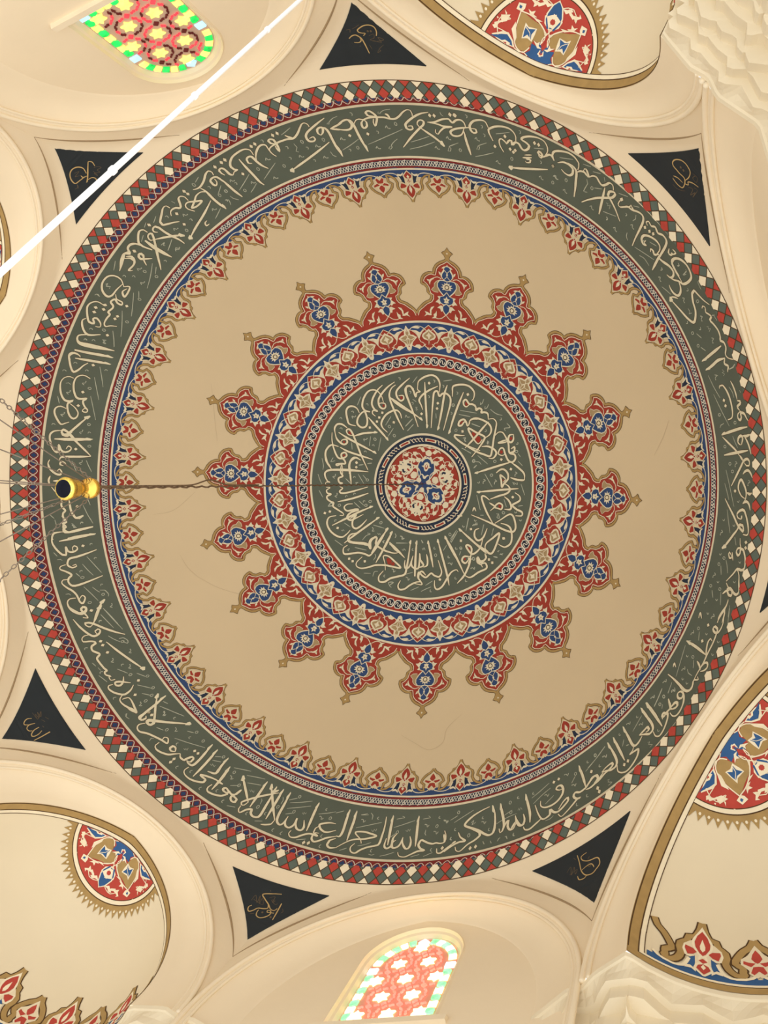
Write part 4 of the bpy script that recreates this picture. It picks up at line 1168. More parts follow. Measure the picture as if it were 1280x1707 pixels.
PANELS = """
P 0
30 174,9378 191,9334 188,9283 162,9249 107,9235 45,9243 -18,9272 -50,9297 -43,9323 -2,9338 38,9342 4,9373
34 -200,9398 -149,9365 -100,9357 -62,9378 -34,9409 -16,9468 10,9601
28 -62,9378 -46,9408 -52,9437 -90,9457 -149,9450
D 80,9316 119,9317
12 -196,9286 -149,9283 -160,9323
12 -117,9278 -65,9259 -6,9228
12 -179,9533 -75,9502
12 -105,9545 -81,9531 -71,9561
12 148,9560 129,9596 177,9568 158,9553 238,9495
14 76,9376 143,9356 134,9407 74,9428 159,9451 257,9430 189,9400 215,9466 110,9436
12 45,9493 65,9552
P 7
32 -25,9437 6,9363 -29,9301 -99,9272 -173,9288 -232,9345 -247,9415 -174,9435 -93,9450 -37,9472
34 128,9354 55,9403 -13,9450 -84,9495 -154,9530 -190,9575
24 131,9352 160,9392 139,9452
28 -86,9505 -26,9525 -6,9564 -30,9598 -85,9601 -127,9594
26 -102,9404 -103,9439 -59,9461
14 109,9457 158,9482 176,9523 112,9507 111,9552 46,9510 50,9560 63,9481
14 -317,9461 -250,9486 -239,9547 -307,9522 -242,9446 -283,9524 -197,9520
12 -128,9326 -69,9355 -164,9360 -112,9393
P 1
30 45,9422 63,9354 48,9285 -3,9255 -64,9247 -128,9268 -184,9322 -198,9378 -166,9410 -107,9414 -56,9417 19,9412 57,9457 62,9528 -4,9552 -89,9545 -160,9524
24 -110,9510 -47,9483 30,9477
26 61,9463 103,9435 85,9406 139,9364 222,9336
D -83,9343 -35,9343
12 -83,9604 -10,9606 69,9570 114,9529
14 81,9266 154,9258 171,9318 108,9313 123,9256
14 118,9457 179,9426 193,9508 225,9432 232,9504 233,9383 180,9396
P 5
28 -238,9273 -241,9370 -239,9487 -237,9596
26 -163,9428 -187,9366 -181,9295 -145,9285 -103,9344 -97,9421
26 -98,9322 -75,9285 -31,9278 1,9323 -15,9404
24 5,9324 39,9276 77,9295 96,9345 73,9399
12 -2,9557 -93,9594 -190,9620
12 -9,9497 -84,9533 -204,9572
10 -102,9467 -172,9481
14 19,9454 112,9466 31,9484 120,9502 34,9510 105,9543 23,9464 147,9442
P 4
30 -109,9625 0,9600 138,9553 80,9502 -1,9453 -67,9399 -120,9394 -150,9431
28 -1,9453 -22,9402 24,9379 100,9363 146,9315 189,9287 218,9306 226,9345 199,9372
32 -174,9578 -171,9485 -170,9379 -167,9273
28 -138,9362 -76,9352 -46,9347 -39,9374 -79,9378 -96,9334 -57,9285 8,9252 66,9266 84,9310 80,9345
D 15,9329 -123,9301
18 163,9259 111,9285
14 245,9431 227,9512 156,9428 164,9524 119,9423 118,9506 67,9423 225,9454
14 30,9533 -36,9569 -47,9491 -104,9571 -108,9475 -16,9514 -91,9535
12 73,9634 57,9615
12 -112,9589 -166,9600
12 -216,9448 -243,9415 -225,9386
P 3
28 102,9651 93,9561 91,9450 71,9384 31,9338 -46,9317 -109,9342 -167,9379 -175,9446 -142,9482 -69,9494 -6,9514 50,9561 48,9607 -32,9618
24 77,9435 8,9451 -58,9445 -82,9406 -84,9381
24 152,9389 137,9334 76,9316 33,9331
20 -31,9476 -56,9438 -28,9423 -10,9456 -31,9476
20 -120,9527 -166,9539 -184,9512 -139,9500
18 -26,9526 -99,9579
14 287,9506 221,9550 231,9446 175,9526 176,9433 143,9478 254,9458
12 159,9642 133,9606
"""
ROSETTE = """
F B 0,0 30,20 60,55 86,110 98,180 88,240 52,300 0,330
F C 0,60 14,66 28,95 55,112 30,115 10,100 0,90
F C 0,150 18,160 28,190 60,205 35,215 30,245 0,262
F R 0,172 14,185 18,215 0,240
F C 0,192 8,200 8,225 0,232
F C 60,245 80,270 50,300 40,330 20,310 0,322 0,300 30,290
F C 0,330 30,338 42,372 20,395 0,405
S C 15 20,325 60,290 95,235 104,170 85,105 60,60 30,30
F C 95,150 130,165 160,140 140,180 175,200 120,200 100,215
F C 88,245 120,235 150,265 130,280 160,310 115,290 80,290
S C 12 104,170 150,190 190,170 200,140
S C 12 60,300 110,340 170,330 205,290
F C 115,325 150,355 190,345 175,310 150,300 140,325
F C 40,375 75,365 110,400 150,385 120,418 70,415
F C 175,215 205,235 230,210 215,250 240,275 200,265 180,280
S C 11 110,400 60,430 10,425
F C 0,415 25,425 10,438 0,438
"""
ROSETTE2 = """
F C 0,38 24,55 30,80 16,98 0,100
S C 13 30,90 70,110 95,160 88,200
F C 0,112 24,118 46,150 30,185 0,190
F C 60,140 85,150 100,190 75,185
F C 0,200 30,200 75,230 90,270 68,290 92,325 60,345 55,375 28,360 0,390
F N 26,235 58,240 68,275 48,305 30,290 44,268 36,252
F N 12,335 24,350 12,362
F R 0,222 10,232 8,262 0,262
S C 12 85,330 130,310 165,340 150,385
F C 100,250 130,245 150,275 135,300 115,285
F C 95,365 120,350 150,380 110,400 80,410
S C 11 60,385 100,415 140,400
"""

# ------------------------------------------------------------------ the dome
def dpos(x, y): return Vector((x, y, H0+math.sqrt(max(SR*SR-x*x-y*y, 1e-6))))
def dnrm(x, y): p = dpos(x, y); return -Vector((p.x, p.y, p.z-H0))/SR
prof = []
zl = 10.15
a_end = math.asin(min(1, math.sqrt(SR*SR-(zl-H0)**2)/SR))
for i in range(73): a = a_end*i/72; prof.append((max(SR*math.sin(a), .0005), H0+SR*math.cos(a)))
v, f = lathe(prof, 0, 0, 240)
ceiling = link('ceiling', v, f, ['plaster'], smooth=True, kind='structure')

def rings(P, lst, seg=360):
    for R0, R1, m, lay in lst:
        k = P.mid(m); o = len(P.v); n = max(1, int((math.asin(R1/SR)-math.asin(R0/SR))*SR/.06)+1)
        for i in range(n+1):
            R = R0+(R1-R0)*i/n
            for j in range(seg): P.v.append(P.pt(R*math.cos(2*PI*j/seg), R*math.sin(2*PI*j/seg), lay))
        for i in range(n):
            for j in range(seg): P.f.append([o+i*seg+j, o+i*seg+(j+1) % seg, o+(i+1)*seg+(j+1) % seg, o+(i+1)*seg+j]); P.mi.append(k)
CMAP = {'R': 'red', 'K': 'outline', 'G': 'gold', 'C': 'cream', 'B': 'blue', 'N': 'navy', 'T': 'tan', 'A': 'gold', 'W': 'white', 'P': 'beige'}
def motif_sets(t):
    out = {}; cur = None
    for l in t.strip().split('\n'):
        q = l.split()
        if q[0] == 'M': cur = out.setdefault(q[1], []); continue
        cur.append((q[0], q[1], int(q[2]), [tuple(float(c) for c in a.split(',')) for a in q[3:]]))
    return out
MOT = motif_sets(MOTIFS)
def place_motif(P, items, th, dR=0, wpx=.0092, ws=1.0, fn=None):
    for i, (kind, c, n, pts) in enumerate(items):
        for sg in (1, -1):
            Q = [(sg*p[0]*.01, p[1]*.001+dR) for p in pts]
            Q = [fn(*q) for q in Q] if fn else [polar(th+R_(q[0]), q[1]) for q in Q]
            if kind == 'F':
                P.fill(Q, CMAP[c], 1+n*.8+(.1 if sg > 0 else 0), grid=.07)
            else: P.stroke(Q, n*.1*wpx*ws, CMAP[c], {'K': 1.7, 'G': 2.5}.get(c, 3.3 if n > 12 else 8), step=.03)

# calligraphy strokes
def calligraphy(P, text, px, dark=True, ink='ink', lay0=1.0):
    for q in parse(text):
        k = q[0]; pts = [(a*.001, b*.001) for a, b in q[1:]]
        if k in 'DOVq':
            for (x, y) in pts:
                th = math.atan2(y, x); er = Vector((math.cos(th), math.sin(th))); et = Vector((-er.y, er.x)); c = Vector((x, y))
                sq = .55 if px < .0093 else 1.0; L = lambda a, b: tuple(c+et*a*px+er*b*px*sq)
                if k == 'D':
                    P.fill([L(3.4, .3), L(-.3, 3.4), L(-3.4, -.3), L(.3, -3.4)], 'outline', lay0+.2, grid=None)
                    P.fill([L(2.7, .2), L(-.2, 2.7), L(-2.7, -.2), L(.2, -2.7)], ink, lay0+1.4, grid=None)
                elif k == 'O': P.stroke([L(2.0*math.cos(a), 2.4*math.sin(a)) for a in [i*PI/3 for i in range(6)]], 1.0*px, 'thin', lay0, closed=True, step=.008)
                elif k == 'V':
                    P.stroke([L(-3, -1), L(-.5, 2.2), L(.8, -1.5), L(3.8, -2.2)], 1.15*px, 'thin', lay0, step=.01)
                    P.fill([L(3.6, -3), L(4.8, -2.2), L(4, -1), L(3, -1.8)], 'thin', lay0, grid=None)
                else: P.stroke([L(-1.8, 1.6), L(.9, 1.0), L(.9, -.8), L(-.4, -2.2)], 1.1*px, 'thin', lay0, step=.01)
            continue
        w = float(k)*.1
        if w > 2:
            if dark: P.stroke(pts, (w*1.1+1.4)*px, 'outline', lay0, taper=.45, step=.014)
            P.stroke(pts, w*1.1*px, ink, lay0+1.2, taper=.62, step=.014)
            if (w > 3.7 and px < .0093) or (w > 3.15 and px > .0093):
                a, b = (pts[0], pts[1]) if math.hypot(*pts[0]) < math.hypot(*pts[-1]) else (pts[-1], pts[-2])
                d = (Vector(b)-Vector(a)).normalized(); n = Vector((-d.y, d.x)); A = Vector(a)
                if (w*10) % 2 < .5 or True:
                    P.fill([tuple(A-d*px*1.5), tuple(A+n*px*2.6+d*px*3.2), tuple(A+d*px*6+n*px*1.2), tuple(A+d*px*6-n*px*1.6), tuple(A-n*px*1.5)], ink, lay0+2.2, grid=None)
        else: P.stroke(pts, max(w, 1.1)*px, 'thin', lay0, taper=.4, step=.02)

# --- hairline cracks in the plain plaster
P = Paint(dpos, dnrm)
for q in parse(CRACKS): P.stroke([(a*.001, b*.001) for a, b in q[1:]], .009, 'crack', 0, taper=.6)
P.build('hairline_cracks', ceiling)

# --- rosette at the crown
P = Paint(dpos, dnrm)
rings(P, [(.001, .66, 'red', 0), (.655, .69, 'cream', 1), (.69, .84, 'navy', 0), (.84, .876, 'cream', 1)], 160)
P.stroke([polar(2*PI*i/90, .645) for i in range(90)], .008, 'outline', 2, closed=True, smooth=False)
def rot_items(P, items, th, unit, lay, dr=0):
    for i, (kind, c, n, pts) in enumerate(items):
        for sg in (1, -1):
            Q = []
            for x, y in pts:
                r = (y+dr)*unit; X = sg*x*unit; Q.append((r*math.cos(th)-X*math.sin(th), r*math.sin(th)+X*math.cos(th)))
            if kind == 'F': P.fill(Q, CMAP[c], lay+i*.25+(.05 if sg > 0 else 0), grid=.06)
            else: P.stroke(Q, n*.1*.0105, CMAP[c], lay+i*.25, step=.02)
def raw_items(t):
    out = []
    for l in t.strip().split('\n'):
        q = l.split(); s = 2 if q[0] == 'F' else 3
        out.append((q[0], q[1], int(q[2]) if s == 3 else 0, [tuple(float(c) for c in a.split(',')) for a in q[s:]]))
    return out
RO, RO2 = raw_items(ROSETTE), raw_items(ROSETTE2)
for j in range(3):
    rot_items(P, RO, R_(-78+120*j), .655/440, 1)
    rot_items(P, RO2, R_(-136+120*j), .655/440, 1.5, 0)
nb = 44
for j in range(nb):     # key-link band: ten bars with woven links between them
    pass
for j in range(10):
    a0 = R_(-96+36*j)
    for s_, e_ in ((-.5, 9.5),):
        arc = lambda R, a, b: [polar(a0+R_(a+(b-a)*i/6), R) for i in range(7)]
        P.stroke(arc(.765, 10.5, 25.5), .056, 'cream', 1, smooth=False)
        P.stroke(arc(.765, 12.5, 23.5), .03, 'red', 2, smooth=False)
    for q in range(4):
        c = 27.5+4.4*q
        P.stroke([polar(a0+R_(c-1.2), .795), polar(a0+R_(c+.3), .79), polar(a0+R_(c+2.4), .74), polar(a0+R_(c+3.8), .735)], .014, 'cream', 1, step=.01)
        P.stroke([polar(a0+R_(c+2.2), .795), polar(a0+R_(c+1.8), .775)], .012, 'cream', 1)
        P.fill([polar(a0+R_(c+1.6), .772), polar(a0+R_(c+3), .765), polar(a0+R_(c+1.8), .755)], 'red', 1.5, grid=None)
P.build('crown_rosette', ceiling)

# --- inner inscription disc
P = Paint(dpos, dnrm)
rings(P, [(.874, 1.94, 'green', 0)], 200)
calligraphy(P, INNER, .0101)
for (x, y), r in [(p, r) for p, r in REDS]: P.fill([(x+r*.001*math.cos(a), y+r*.001*math.sin(a)*1.15) for a in [i*PI/4 for i in range(8)]], 'red', .9, grid=None)
P.build('inner_inscription', ceiling)

# --- chain band
P = Paint(dpos, dnrm)
rings(P, [(1.933, 1.964, 'cream', 2), (1.964, 2.18, 'red', 0), (2.179, 2.2, 'cream', 2)])
nu = 96
for j in range(nu):
    a = 2*PI*j/nu; da = 2*PI/nu; rm, h = 2.076, .060
    T = lambda u, w_: polar(a+u*da, rm+w_*h)
    P.fill([T(0, -.2), T(.2, -1), T(.8, -1), T(1, -.2), T(1, .2), T(.8, 1), T(.2, 1), T(0, .2)], 'black', 1, grid=None)
    P.stroke([T(-.22, -1), T(-.1, -.7), T(.2, .9), T(.3, 1.05), T(.72, 1.05), T(.9, .6), T(1.05, 0)], .015, 'silver', 2, smooth=False)
    P.stroke([T(1.22, 1), T(1.1, .7), T(.8, -.9), T(.7, -1.05), T(.28, -1.05), T(.1, -.6), T(-.05, 0)], .015, 'silver', 2.6, smooth=False)
    P.stroke([T(.2, -.2), T(.32, .45), T(.5, .35), T(.5, -.3), T(.68, -.45), T(.8, .2)], .013, 'silver', 3, step=.01)
P.build('chain_band', ceiling)

# --- floral band
P = Paint(dpos, dnrm)
rings(P, [(2.2, 2.664, 'blue', 0), (2.66, 2.69, 'cream', 3)])
for j in range(21):
    place_motif(P, MOT['floral'], R_(-83.2+j*360/21), ws=.95); place_motif(P, MOT['knot'], R_(-83.2+(j+.5)*360/21), ws=.95)
P.build('floral_band', ceiling)

# --- sunburst of eighteen lobes
P = Paint(dpos, dnrm)
rings(P, [(2.69, 2.79, 'red', 1)])
tips = TIPS
for th, Rt in tips: place_motif(P, MOT['petal'], R_(th), dR=Rt-3.623, ws=1.0)
P.build('sunburst_medallion', ceiling)

# --- palmette fringe
P = Paint(dpos, dnrm)
rings(P, [(4.43, 4.5, 'blue', 1)])
for j in range(32):
    place_motif(P, MOT['palm'], R_(-83.43+11.25*j), dR=PALM_DR, ws=.95); place_motif(P, MOT['palms'], R_(-83.43+11.25*(j+.5)), dR=PALM_DR, ws=.95)
P.build('palmette_fringe', ceiling)

# --- interlace band
P = Paint(dpos, dnrm)
rings(P, [(4.495, 4.51, 'cream', 2), (4.508, 4.6, 'darkred', 0), (4.527, 4.578, 'navy', .6), (4.594, 4.611, 'cream', 2)])
nb = 240
for ph in (0, 1/3, 2/3):
    pts = [polar(2*PI*(i+ph*6)/(nb*6), 4.552+.024*math.sin(2*PI*i/6)) for i in range(nb*6)]
    P.stroke(pts, .0088, 'silver', 1.4+ph, closed=True, smooth=False)
for j in range(nb):
    a = 2*PI*j/nu if False else 2*PI*j/nb
    P.stroke([polar(a, 4.53), polar(a+.009, 4.548), polar(a+.004, 4.566), polar(a+.014, 4.578)], .011, 'silver', 2.6, step=.02)
P.build('interlace_band', ceiling)

# --- great inscription band
P = Paint(dpos, dnrm)
rings(P, [(4.609, 4.96, 'green', 0)])
calligraphy(P, BAND, .0088)
P.build('inscription_band', ceiling)

# --- twisted lozenge band
P = Paint(dpos, dnrm)
rings(P, [(4.957, 4.9695, 'cream', 2), (4.969, 5.03, 'darkred', 0), (5.0235, 5.029, 'cream', 2)])
nl = 262
for j in range(nl):
    a = R_(184.335)+2*PI*j/nl; T = lambda u, w_: polar(a+u*2*PI/nl, 4.999+w_*.021)
    P.fill([T(.33, 0), T(0, .7), T(-.33, 0), T(0, -.7)], 'blue', 1, grid=None)
for ph in (1, -1):
    P.stroke([polar(R_(184.335)+2*PI*i/(nl*6), 4.999+ph*.0195*math.cos(PI*i/6)) for i in range(nl*6)], .0115, 'silver', 2+ph*.5, closed=True, smooth=False)
P.build('lozenge_band', ceiling)

# --- moulded ring carrying the harlequin checks
lip_R, lip_z = 4.893, 10.175
def cpos(th, v): R = 5.0+(lip_R-5.0)*v; z = 9.95+(lip_z-9.95)*v; b = 0; return Vector((R*math.cos(th), R*math.sin(th), z))+Vector((math.cos(th)*-.9, math.sin(th)*-.9, -.43))*b
def cnrm(th, v): return Vector((-math.cos(th)*.9, -math.sin(th)*.9, -.43)).normalized()
vv = []; ff = []; seg = 408
pr = [cpos(0, i/6) for i in range(7)]; pr = [(p.x, p.z) for p in pr]+[(lip_R+.008, lip_z+.012), (5.13, lip_z+.03)]
v, f = lathe(pr, 0, 0, seg)
cor = link('trim_1', v, f, ['plaster'], smooth=False, kind='structure')
P = Paint(cpos, cnrm, lift=.001, base=.002)
k = P.mid('green2')
for i in range(6):
    o = len(P.v)
    for ii in (i, i+1):
        for j in range(seg): P.v.append(P.pt(2*PI*j/seg, ii/6, 0))
    for j in range(seg): P.f.append([o+j, o+(j+1) % seg, o+seg+(j+1) % seg, o+seg+j]); P.mi.append(k)
nc = 204; p0 = R_(-87.31)
for j in range(nc):
    a = p0+2*PI*j/nc; d = PI/nc; m = 'white' if j % 2 == 0 else 'brightred'
    P.fill([(a-d, 0), (a+d, 0), (a, .4)], m, 1, grid=None)
    P.fill([(a-d, .8), (a, .4), (a+d, .8), (a+d*.35, 1.06), (a-d*.35, 1.06)], m, 1, grid=None)
    for s_ in (1, -1):
        P.stroke([(a-s_*d, 0), (a, .4), (a+s_*d, .8), (a+s_*d*1.5, 1)], .011, 'outline', 2, smooth=False)
P.stroke([(2*PI*i/360, .0) for i in range(360)], .012, 'outline', 2.5, closed=True, smooth=False)
P.build('harlequin_border', cor)

# ------------------------------------------------------------------ the octagon under the dome
TH0 = R_(TH0D); phi = lambda k: TH0+PI/8+k*PI/4
QS, ZC = 5.636, 7.35
def frame(k): a = phi(k); return Vector((math.cos(a), math.sin(a), 0)), Vector((-math.sin(a), math.cos(a), 0))
def wallpt(k, s, z):
    n, t = frame(k); al = math.atan2(s, 5.0); Rw = 5.0/math.cos(al)
    Rs = math.sqrt(max(QS*QS-(z-ZC)**2, 0)); R = min(Rw, Rs)
    return n*R*math.cos(al)+t*R*math.sin(al)+Vector((0, 0, z))
w0, cc, rho, zs = 1.56, .365, 1.925, 7.6
DG = {0: 5.18, 2: 5.142, 4: 5.3, 6: 5.3, 3: 5.25, 7: 5.25, 1: 5.25, 5: 5.25}
RO_ = 2.04; ZO = 7.53; ZB = 7.45; ZBK = (7.45, 6.3)
def outer(t, zb=ZB):   # outer arch in the wall plane, t from -1 to 1
    a = abs(t)
    if a > .9: s = RO_; z = ZO-(a-.9)/.1*(ZO-zb)
    else: g = PI/2*a/.9; s = RO_*math.sin(g); z = ZO+RO_*math.cos(g)
    return math.copysign(s, t), z
def inner(t, zb=ZB):
    a = abs(t)
    if a > .9: s = w0; z = zs-(a-.9)/.1*(zs-zb)
    else: g0 = math.acos(cc/rho); g = g0*(1-a/.9); s = rho*math.cos(g)-cc; z = zs+rho*math.sin(g)
    return math.copysign(s, t), z
NT = 72
wallv = []; wallf = []
HS = 5.0*math.tan(PI/8)
def _aim(i):
    s, z = outer(-1+2*i/NT); dx, dz = s, z-7.2
    return abs(math.atan2(dz, -dx)-math.atan2(9.95-z, HS+s))
ICOR = min(range(4, NT//2), key=_aim)
for k in range(8):
    # wall above and beside the arch, following the pendentive
    o = len(wallv); nr = 14
    for i in range(NT+1):
        t = -1+2*i/NT; s, z = outer(t, ZBK[k in (3, 5, 7)])
        dx, dz = s, z-7.2; L = math.hypot(dx, dz); dx /= L; dz /= L
        q = 1e9
        if abs(dx) > 1e-6: q = min(q, (HS-abs(s))/abs(dx))
        if dz > 1e-6: q = min(q, (9.95-z)/dz)
        q = max(q, 0)
        cs = math.copysign(HS, s)
        if i in (ICOR, NT-ICOR): dx, dz, q = cs-s, 9.95-z, 1.0
        for j in range(nr+1): wallv.append(wallpt(k, s+dx*q*j/nr, z+dz*q*j/nr))
    for i in range(NT):
        for j in range(nr): a = o+i*(nr+1)+j; wallf.append([a, a+1, a+nr+2, a+nr+1])
SIDES = ['north_east', 'east', 'south_east', 'south', 'south_west', 'west', 'north_west', 'north']
wall = link('wall_drum', wallv, wallf, ['plaster2'], smooth=True, kind='structure')
# smooth normals across the wall would soften the reveals: reveals are their own meshes
for k in range(8):
    n, t = frame(k); v = []; f = []
    prof_t = [(0, 0), (.1, -.012), (.25, .02), (.5, .028), (.75, .02), (.93, 0), (1, 0)]
    for i in range(NT+1):
        q = -1+2*i/NT; so, zo = outer(q, ZBK[k in (3, 5, 7)]); si, zi = inner(q, ZBK[k in (3, 5, 7)])
        for e, b in prof_t:
            s = so+(si-so)*e; z = zo+(zi-zo)*e; d = 5.0+(DG[k]-5.0)*e+b*1.6
            v.append(n*d+t*s+Vector((0, 0, z)))
    m = len(prof_t)
    for i in range(NT):
        for j in range(m-1): a = i*m+j; f.append([a, a+1, a+m+1, a+m])
    rv = link('arch_reveal', v, f, ['plaster2'], parent=wall, smooth=True)
    # two slim roll mouldings
    v = []; f = []
    tube([n*(4.99)+t*(outer(-1+2*i/NT)[0]*1.0)+Vector((0, 0, outer(-1+2*i/NT, ZBK[k in (3, 5, 7)])[1])) for i in range(NT+1)], .028, 6, verts=v, faces=f)
    pts = []
    for i in range(NT+1):
        q = -1+2*i/NT; so, zo = outer(q, ZBK[k in (3, 5, 7)]); si, zi = inner(q, ZBK[k in (3, 5, 7)]); e = .14; pts.append(n*(5.0+(DG[k]-5)*e-.006)+t*(so+(si-so)*e)+Vector((0, 0, zo+(zi-zo)*e)))
    tube(pts, .018, 6, verts=v, faces=f)
    link('arch_moulding', v, f, ['plaster3'], parent=wall, smooth=True)

# ------------------------------------------------------------------ painted half domes
def spos(k):
    n, t = frame(k); dg = DG[k]
    def pos(s, e): m = min(math.hypot(s, e), w0-1e-4); return n*(dg+e)+t*s+Vector((0, 0, zs+math.sqrt(rho**2-(m+cc)**2)))
    def nrm(s, e): m = max(math.hypot(s, e), 1e-5); g = math.asin(min(1, (min(m, w0)+cc)/rho)); return -(n*e/m*math.sin(g)+t*s/m*math.sin(g)+Vector((0, 0, math.cos(g))))
    return pos, nrm
def bpos(k):
    n, t = frame(k); dg = DG[k]
    def mz(z): return w0 if z < zs else math.sqrt(max(rho**2-(z-zs)**2, 1e-6))-cc
    def pos(be, z): m = mz(z); return n*(dg+m*math.sin(be))+t*(m*math.cos(be))+Vector((0, 0, z))
    def nrm(be, z):
        g = 0 if z < zs else math.asin(min(1, (z-zs)/rho)); return -(n*math.sin(be)*math.cos(g)+t*math.cos(be)*math.cos(g)+Vector((0, 0, math.sin(g))))
    return pos, nrm, mz
MED = [(q[0], q[1], int(q[2]), [tuple(float(c)*.001 for c in a.split(',')) for a in q[3:]]) for q in (l.split() for l in MEDAL.strip().split('\n'))]
for idx, k in enumerate((0, 2, 4, 6)):
    v = []; f = []; nb_, nz = 64, 40; bp, bn, mz = bpos(k); zt = zs+math.sqrt(rho**2-cc**2)
    for i in range(nz+1):
        q = i/nz
        z = ZB+(zs-ZB)*q/.06 if q < .06 else zs+(zt-1e-4-zs)*math.sin((q-.06)/.94*PI/2)
        for j in range(nb_+1): v.append(bp(PI*j/nb_, z))
    for i in range(nz):
        for j in range(nb_): a = i*(nb_+1)+j; f.append([a, a+1, a+nb_+2, a+nb_+1])
    sd = link('ceiling_half_dome', v, f, ['plaster4'], smooth=True, kind='structure')
    P = Paint(bp, bn, base=.004, lift=.0018)
    # gold and cream border along the front arch and along the springing
    def arc_line(off):   # points a distance off behind the front edge
        out = []
        for i in range(161):
            q = -1+i/80; s, z = inner(q*.985)
            m = max(mz(z), 1e-3); be = math.acos(max(-1, min(1, s/m)))
            out.append((s, off, z))
        return out
    sp, sn = spos(k); n, t = frame(k); dg = DG[k]
    def band(o0, o1, mt, lay):
        kk = P.mid(mt); o = len(P.v); N_ = 160
        for i in range(N_+1):
            s, z = inner((-1+2*i/N_)*.999); m = mz(z) if z > ZB else w0
            for of in (o0, o1):
                # walk along the surface away from the arch plane
                mm = max(m, of+.002); e = of
                ss = math.copysign(math.sqrt(max(mm*mm-e*e, 0)), s) if abs(s) > of*.7 else s
                if abs(s) <= of*.7 or True:
                    r_ = math.hypot(s, of)
                    if r_ < w0-.02 and z > zs: p = sp(s, of); nn = sn(s, of)
                    else:
                        be = math.asin(min(1, of/w0)); be = be if s > 0 else PI-be; p = bp(be, z); nn = bn(be, z)
                P.v.append(p+nn*(P.base+P.lift*lay))
        for i in range(N_): P.f.append([o+2*i, o+2*i+1, o+2*i+3, o+2*i+2]); P.mi.append(kk)
    band(-.005, .105, 'gold', 1); band(.0, .012, 'outline', 2); band(.096, .108, 'outline', 2); band(.108, .15, 'white', 1); band(.15, .158, 'outline', 2)
    def hband(z0, z1, mt, lay, b0=0.0, b1=1.0):
        kk = P.mid(mt); o = len(P.v)
        for i in range(65):
            be = PI*(b0+(b1-b0)*i/64)
            for z in (z0, z1): P.v.append(bp(be, z)+bn(be, z)*(P.base+P.lift*lay))
        for i in range(64): P.f.append([o+2*i, o+2*i+1, o+2*i+3, o+2*i+2]); P.mi.append(kk)
    hband(ZB, 7.535, 'gold', 2.6); hband(7.535, 7.542, 'outline', 3.4, .02, .98); hband(7.542, 7.575, 'white', 2.6, .022, .978); hband(7.575, 7.66, 'blue2', 1.2, .036, .964)
    def fn(dx, R): return (PI/2+R_(dx*33/11.25)*1.0, 7.66+(4.43-R)*PSC)
    P2 = P
    for j, motif in [(q, 'palm') for q in (-2, -1, 0, 1, 2)]+[(q, 'palms') for q in (-1.5, -.5, .5, 1.5)]:
        def fnj(dx, R, j=j): return (min(max(PI/2+R_(33*j)+R_(dx*33/11.25), .1), PI-.1), 7.575+(4.5-R)*2.22)
        for i, (kind, c, nn_, pts) in enumerate(MOT[motif]):
            for sg in (1, -1):
                Q = [fnj(sg*p[0]*.01, p[1]*.001+PALM_DR) for p in pts]
                cm = {'B': 'blue2', 'R': 'red2', 'N': 'blue2', 'C': 'white', 'P': 'plaster4'}.get(c, CMAP[c])
                if kind == 'F': P.fill(Q, cm, 1+nn_*.8+(.1 if sg > 0 else 0), grid=.05)
                else: P.stroke(Q, nn_*.1*.019, cm, {'K': 1.7, 'G': 2.5}.get(c, 3.3), step=.03)
    fb = P.build('palmette_border', sd)
    # roundel at the crown
    P = Paint(sp, sn, base=.005, lift=.0022)
    C0, RR = .12, .645
    def half(R, a0=None):
        out = []
        for i in range(61):
            a = -.19+(PI+.38)*i/60; x, y = R*math.cos(a), C0+R*math.sin(a)
            out.append((x, max(y, .155)))
        return out
    # scalloped gold rim
    rim = []; ns = 26
    for i in range(ns*6+1):
        a = (PI*i/(ns*6)); u = (i % 6)/6; r = RR+.075+.075*(1-abs(2*u-1))**1.3; rim.append((r*math.cos(a), max(C0+r*math.sin(a), .15)))
    P.fill(rim, 'gold', 1, grid=.05); P.fill(half(RR+.03), 'outline', 1.9, grid=.05); P.fill(half(RR+.02), 'white', 2.8, grid=.05); P.fill(half(RR-.018), 'outline', 3.7, grid=.05); P.fill(half(RR-.026), 'red2', 4.6, grid=.05)
    for i in range(ns):
        a = PI*(i+.5)/ns; c_ = ((RR+.085)*math.cos(a), C0+(RR+.085)*math.sin(a))
        if c_[1] > .17: P.fill([(c_[0]+.014*math.cos(b), c_[1]+.014*math.sin(b)) for b in [q*PI/3 for q in range(6)]], 'white', 2, grid=None)
    for kind, c, n_, pts in MED:
        for sg in (1, -1):
            Q = [(sg*x, max(y, .155)) for x, y in pts]
            mt = {'B': 'blue2', 'C': 'white', 'R': 'red2', 'A': 'gold', 'W': 'white'}[c]
            if kind == 'F': P.fill(Q, mt, 5.5+(n_-5)*1.0+(.15 if sg > 0 else 0)+(.4 if mt == 'white' else 0), grid=.05)
            else: P.stroke(Q, n_*.1*.0085, mt, 9, step=.03)
    P.build('painted_roundel', sd)

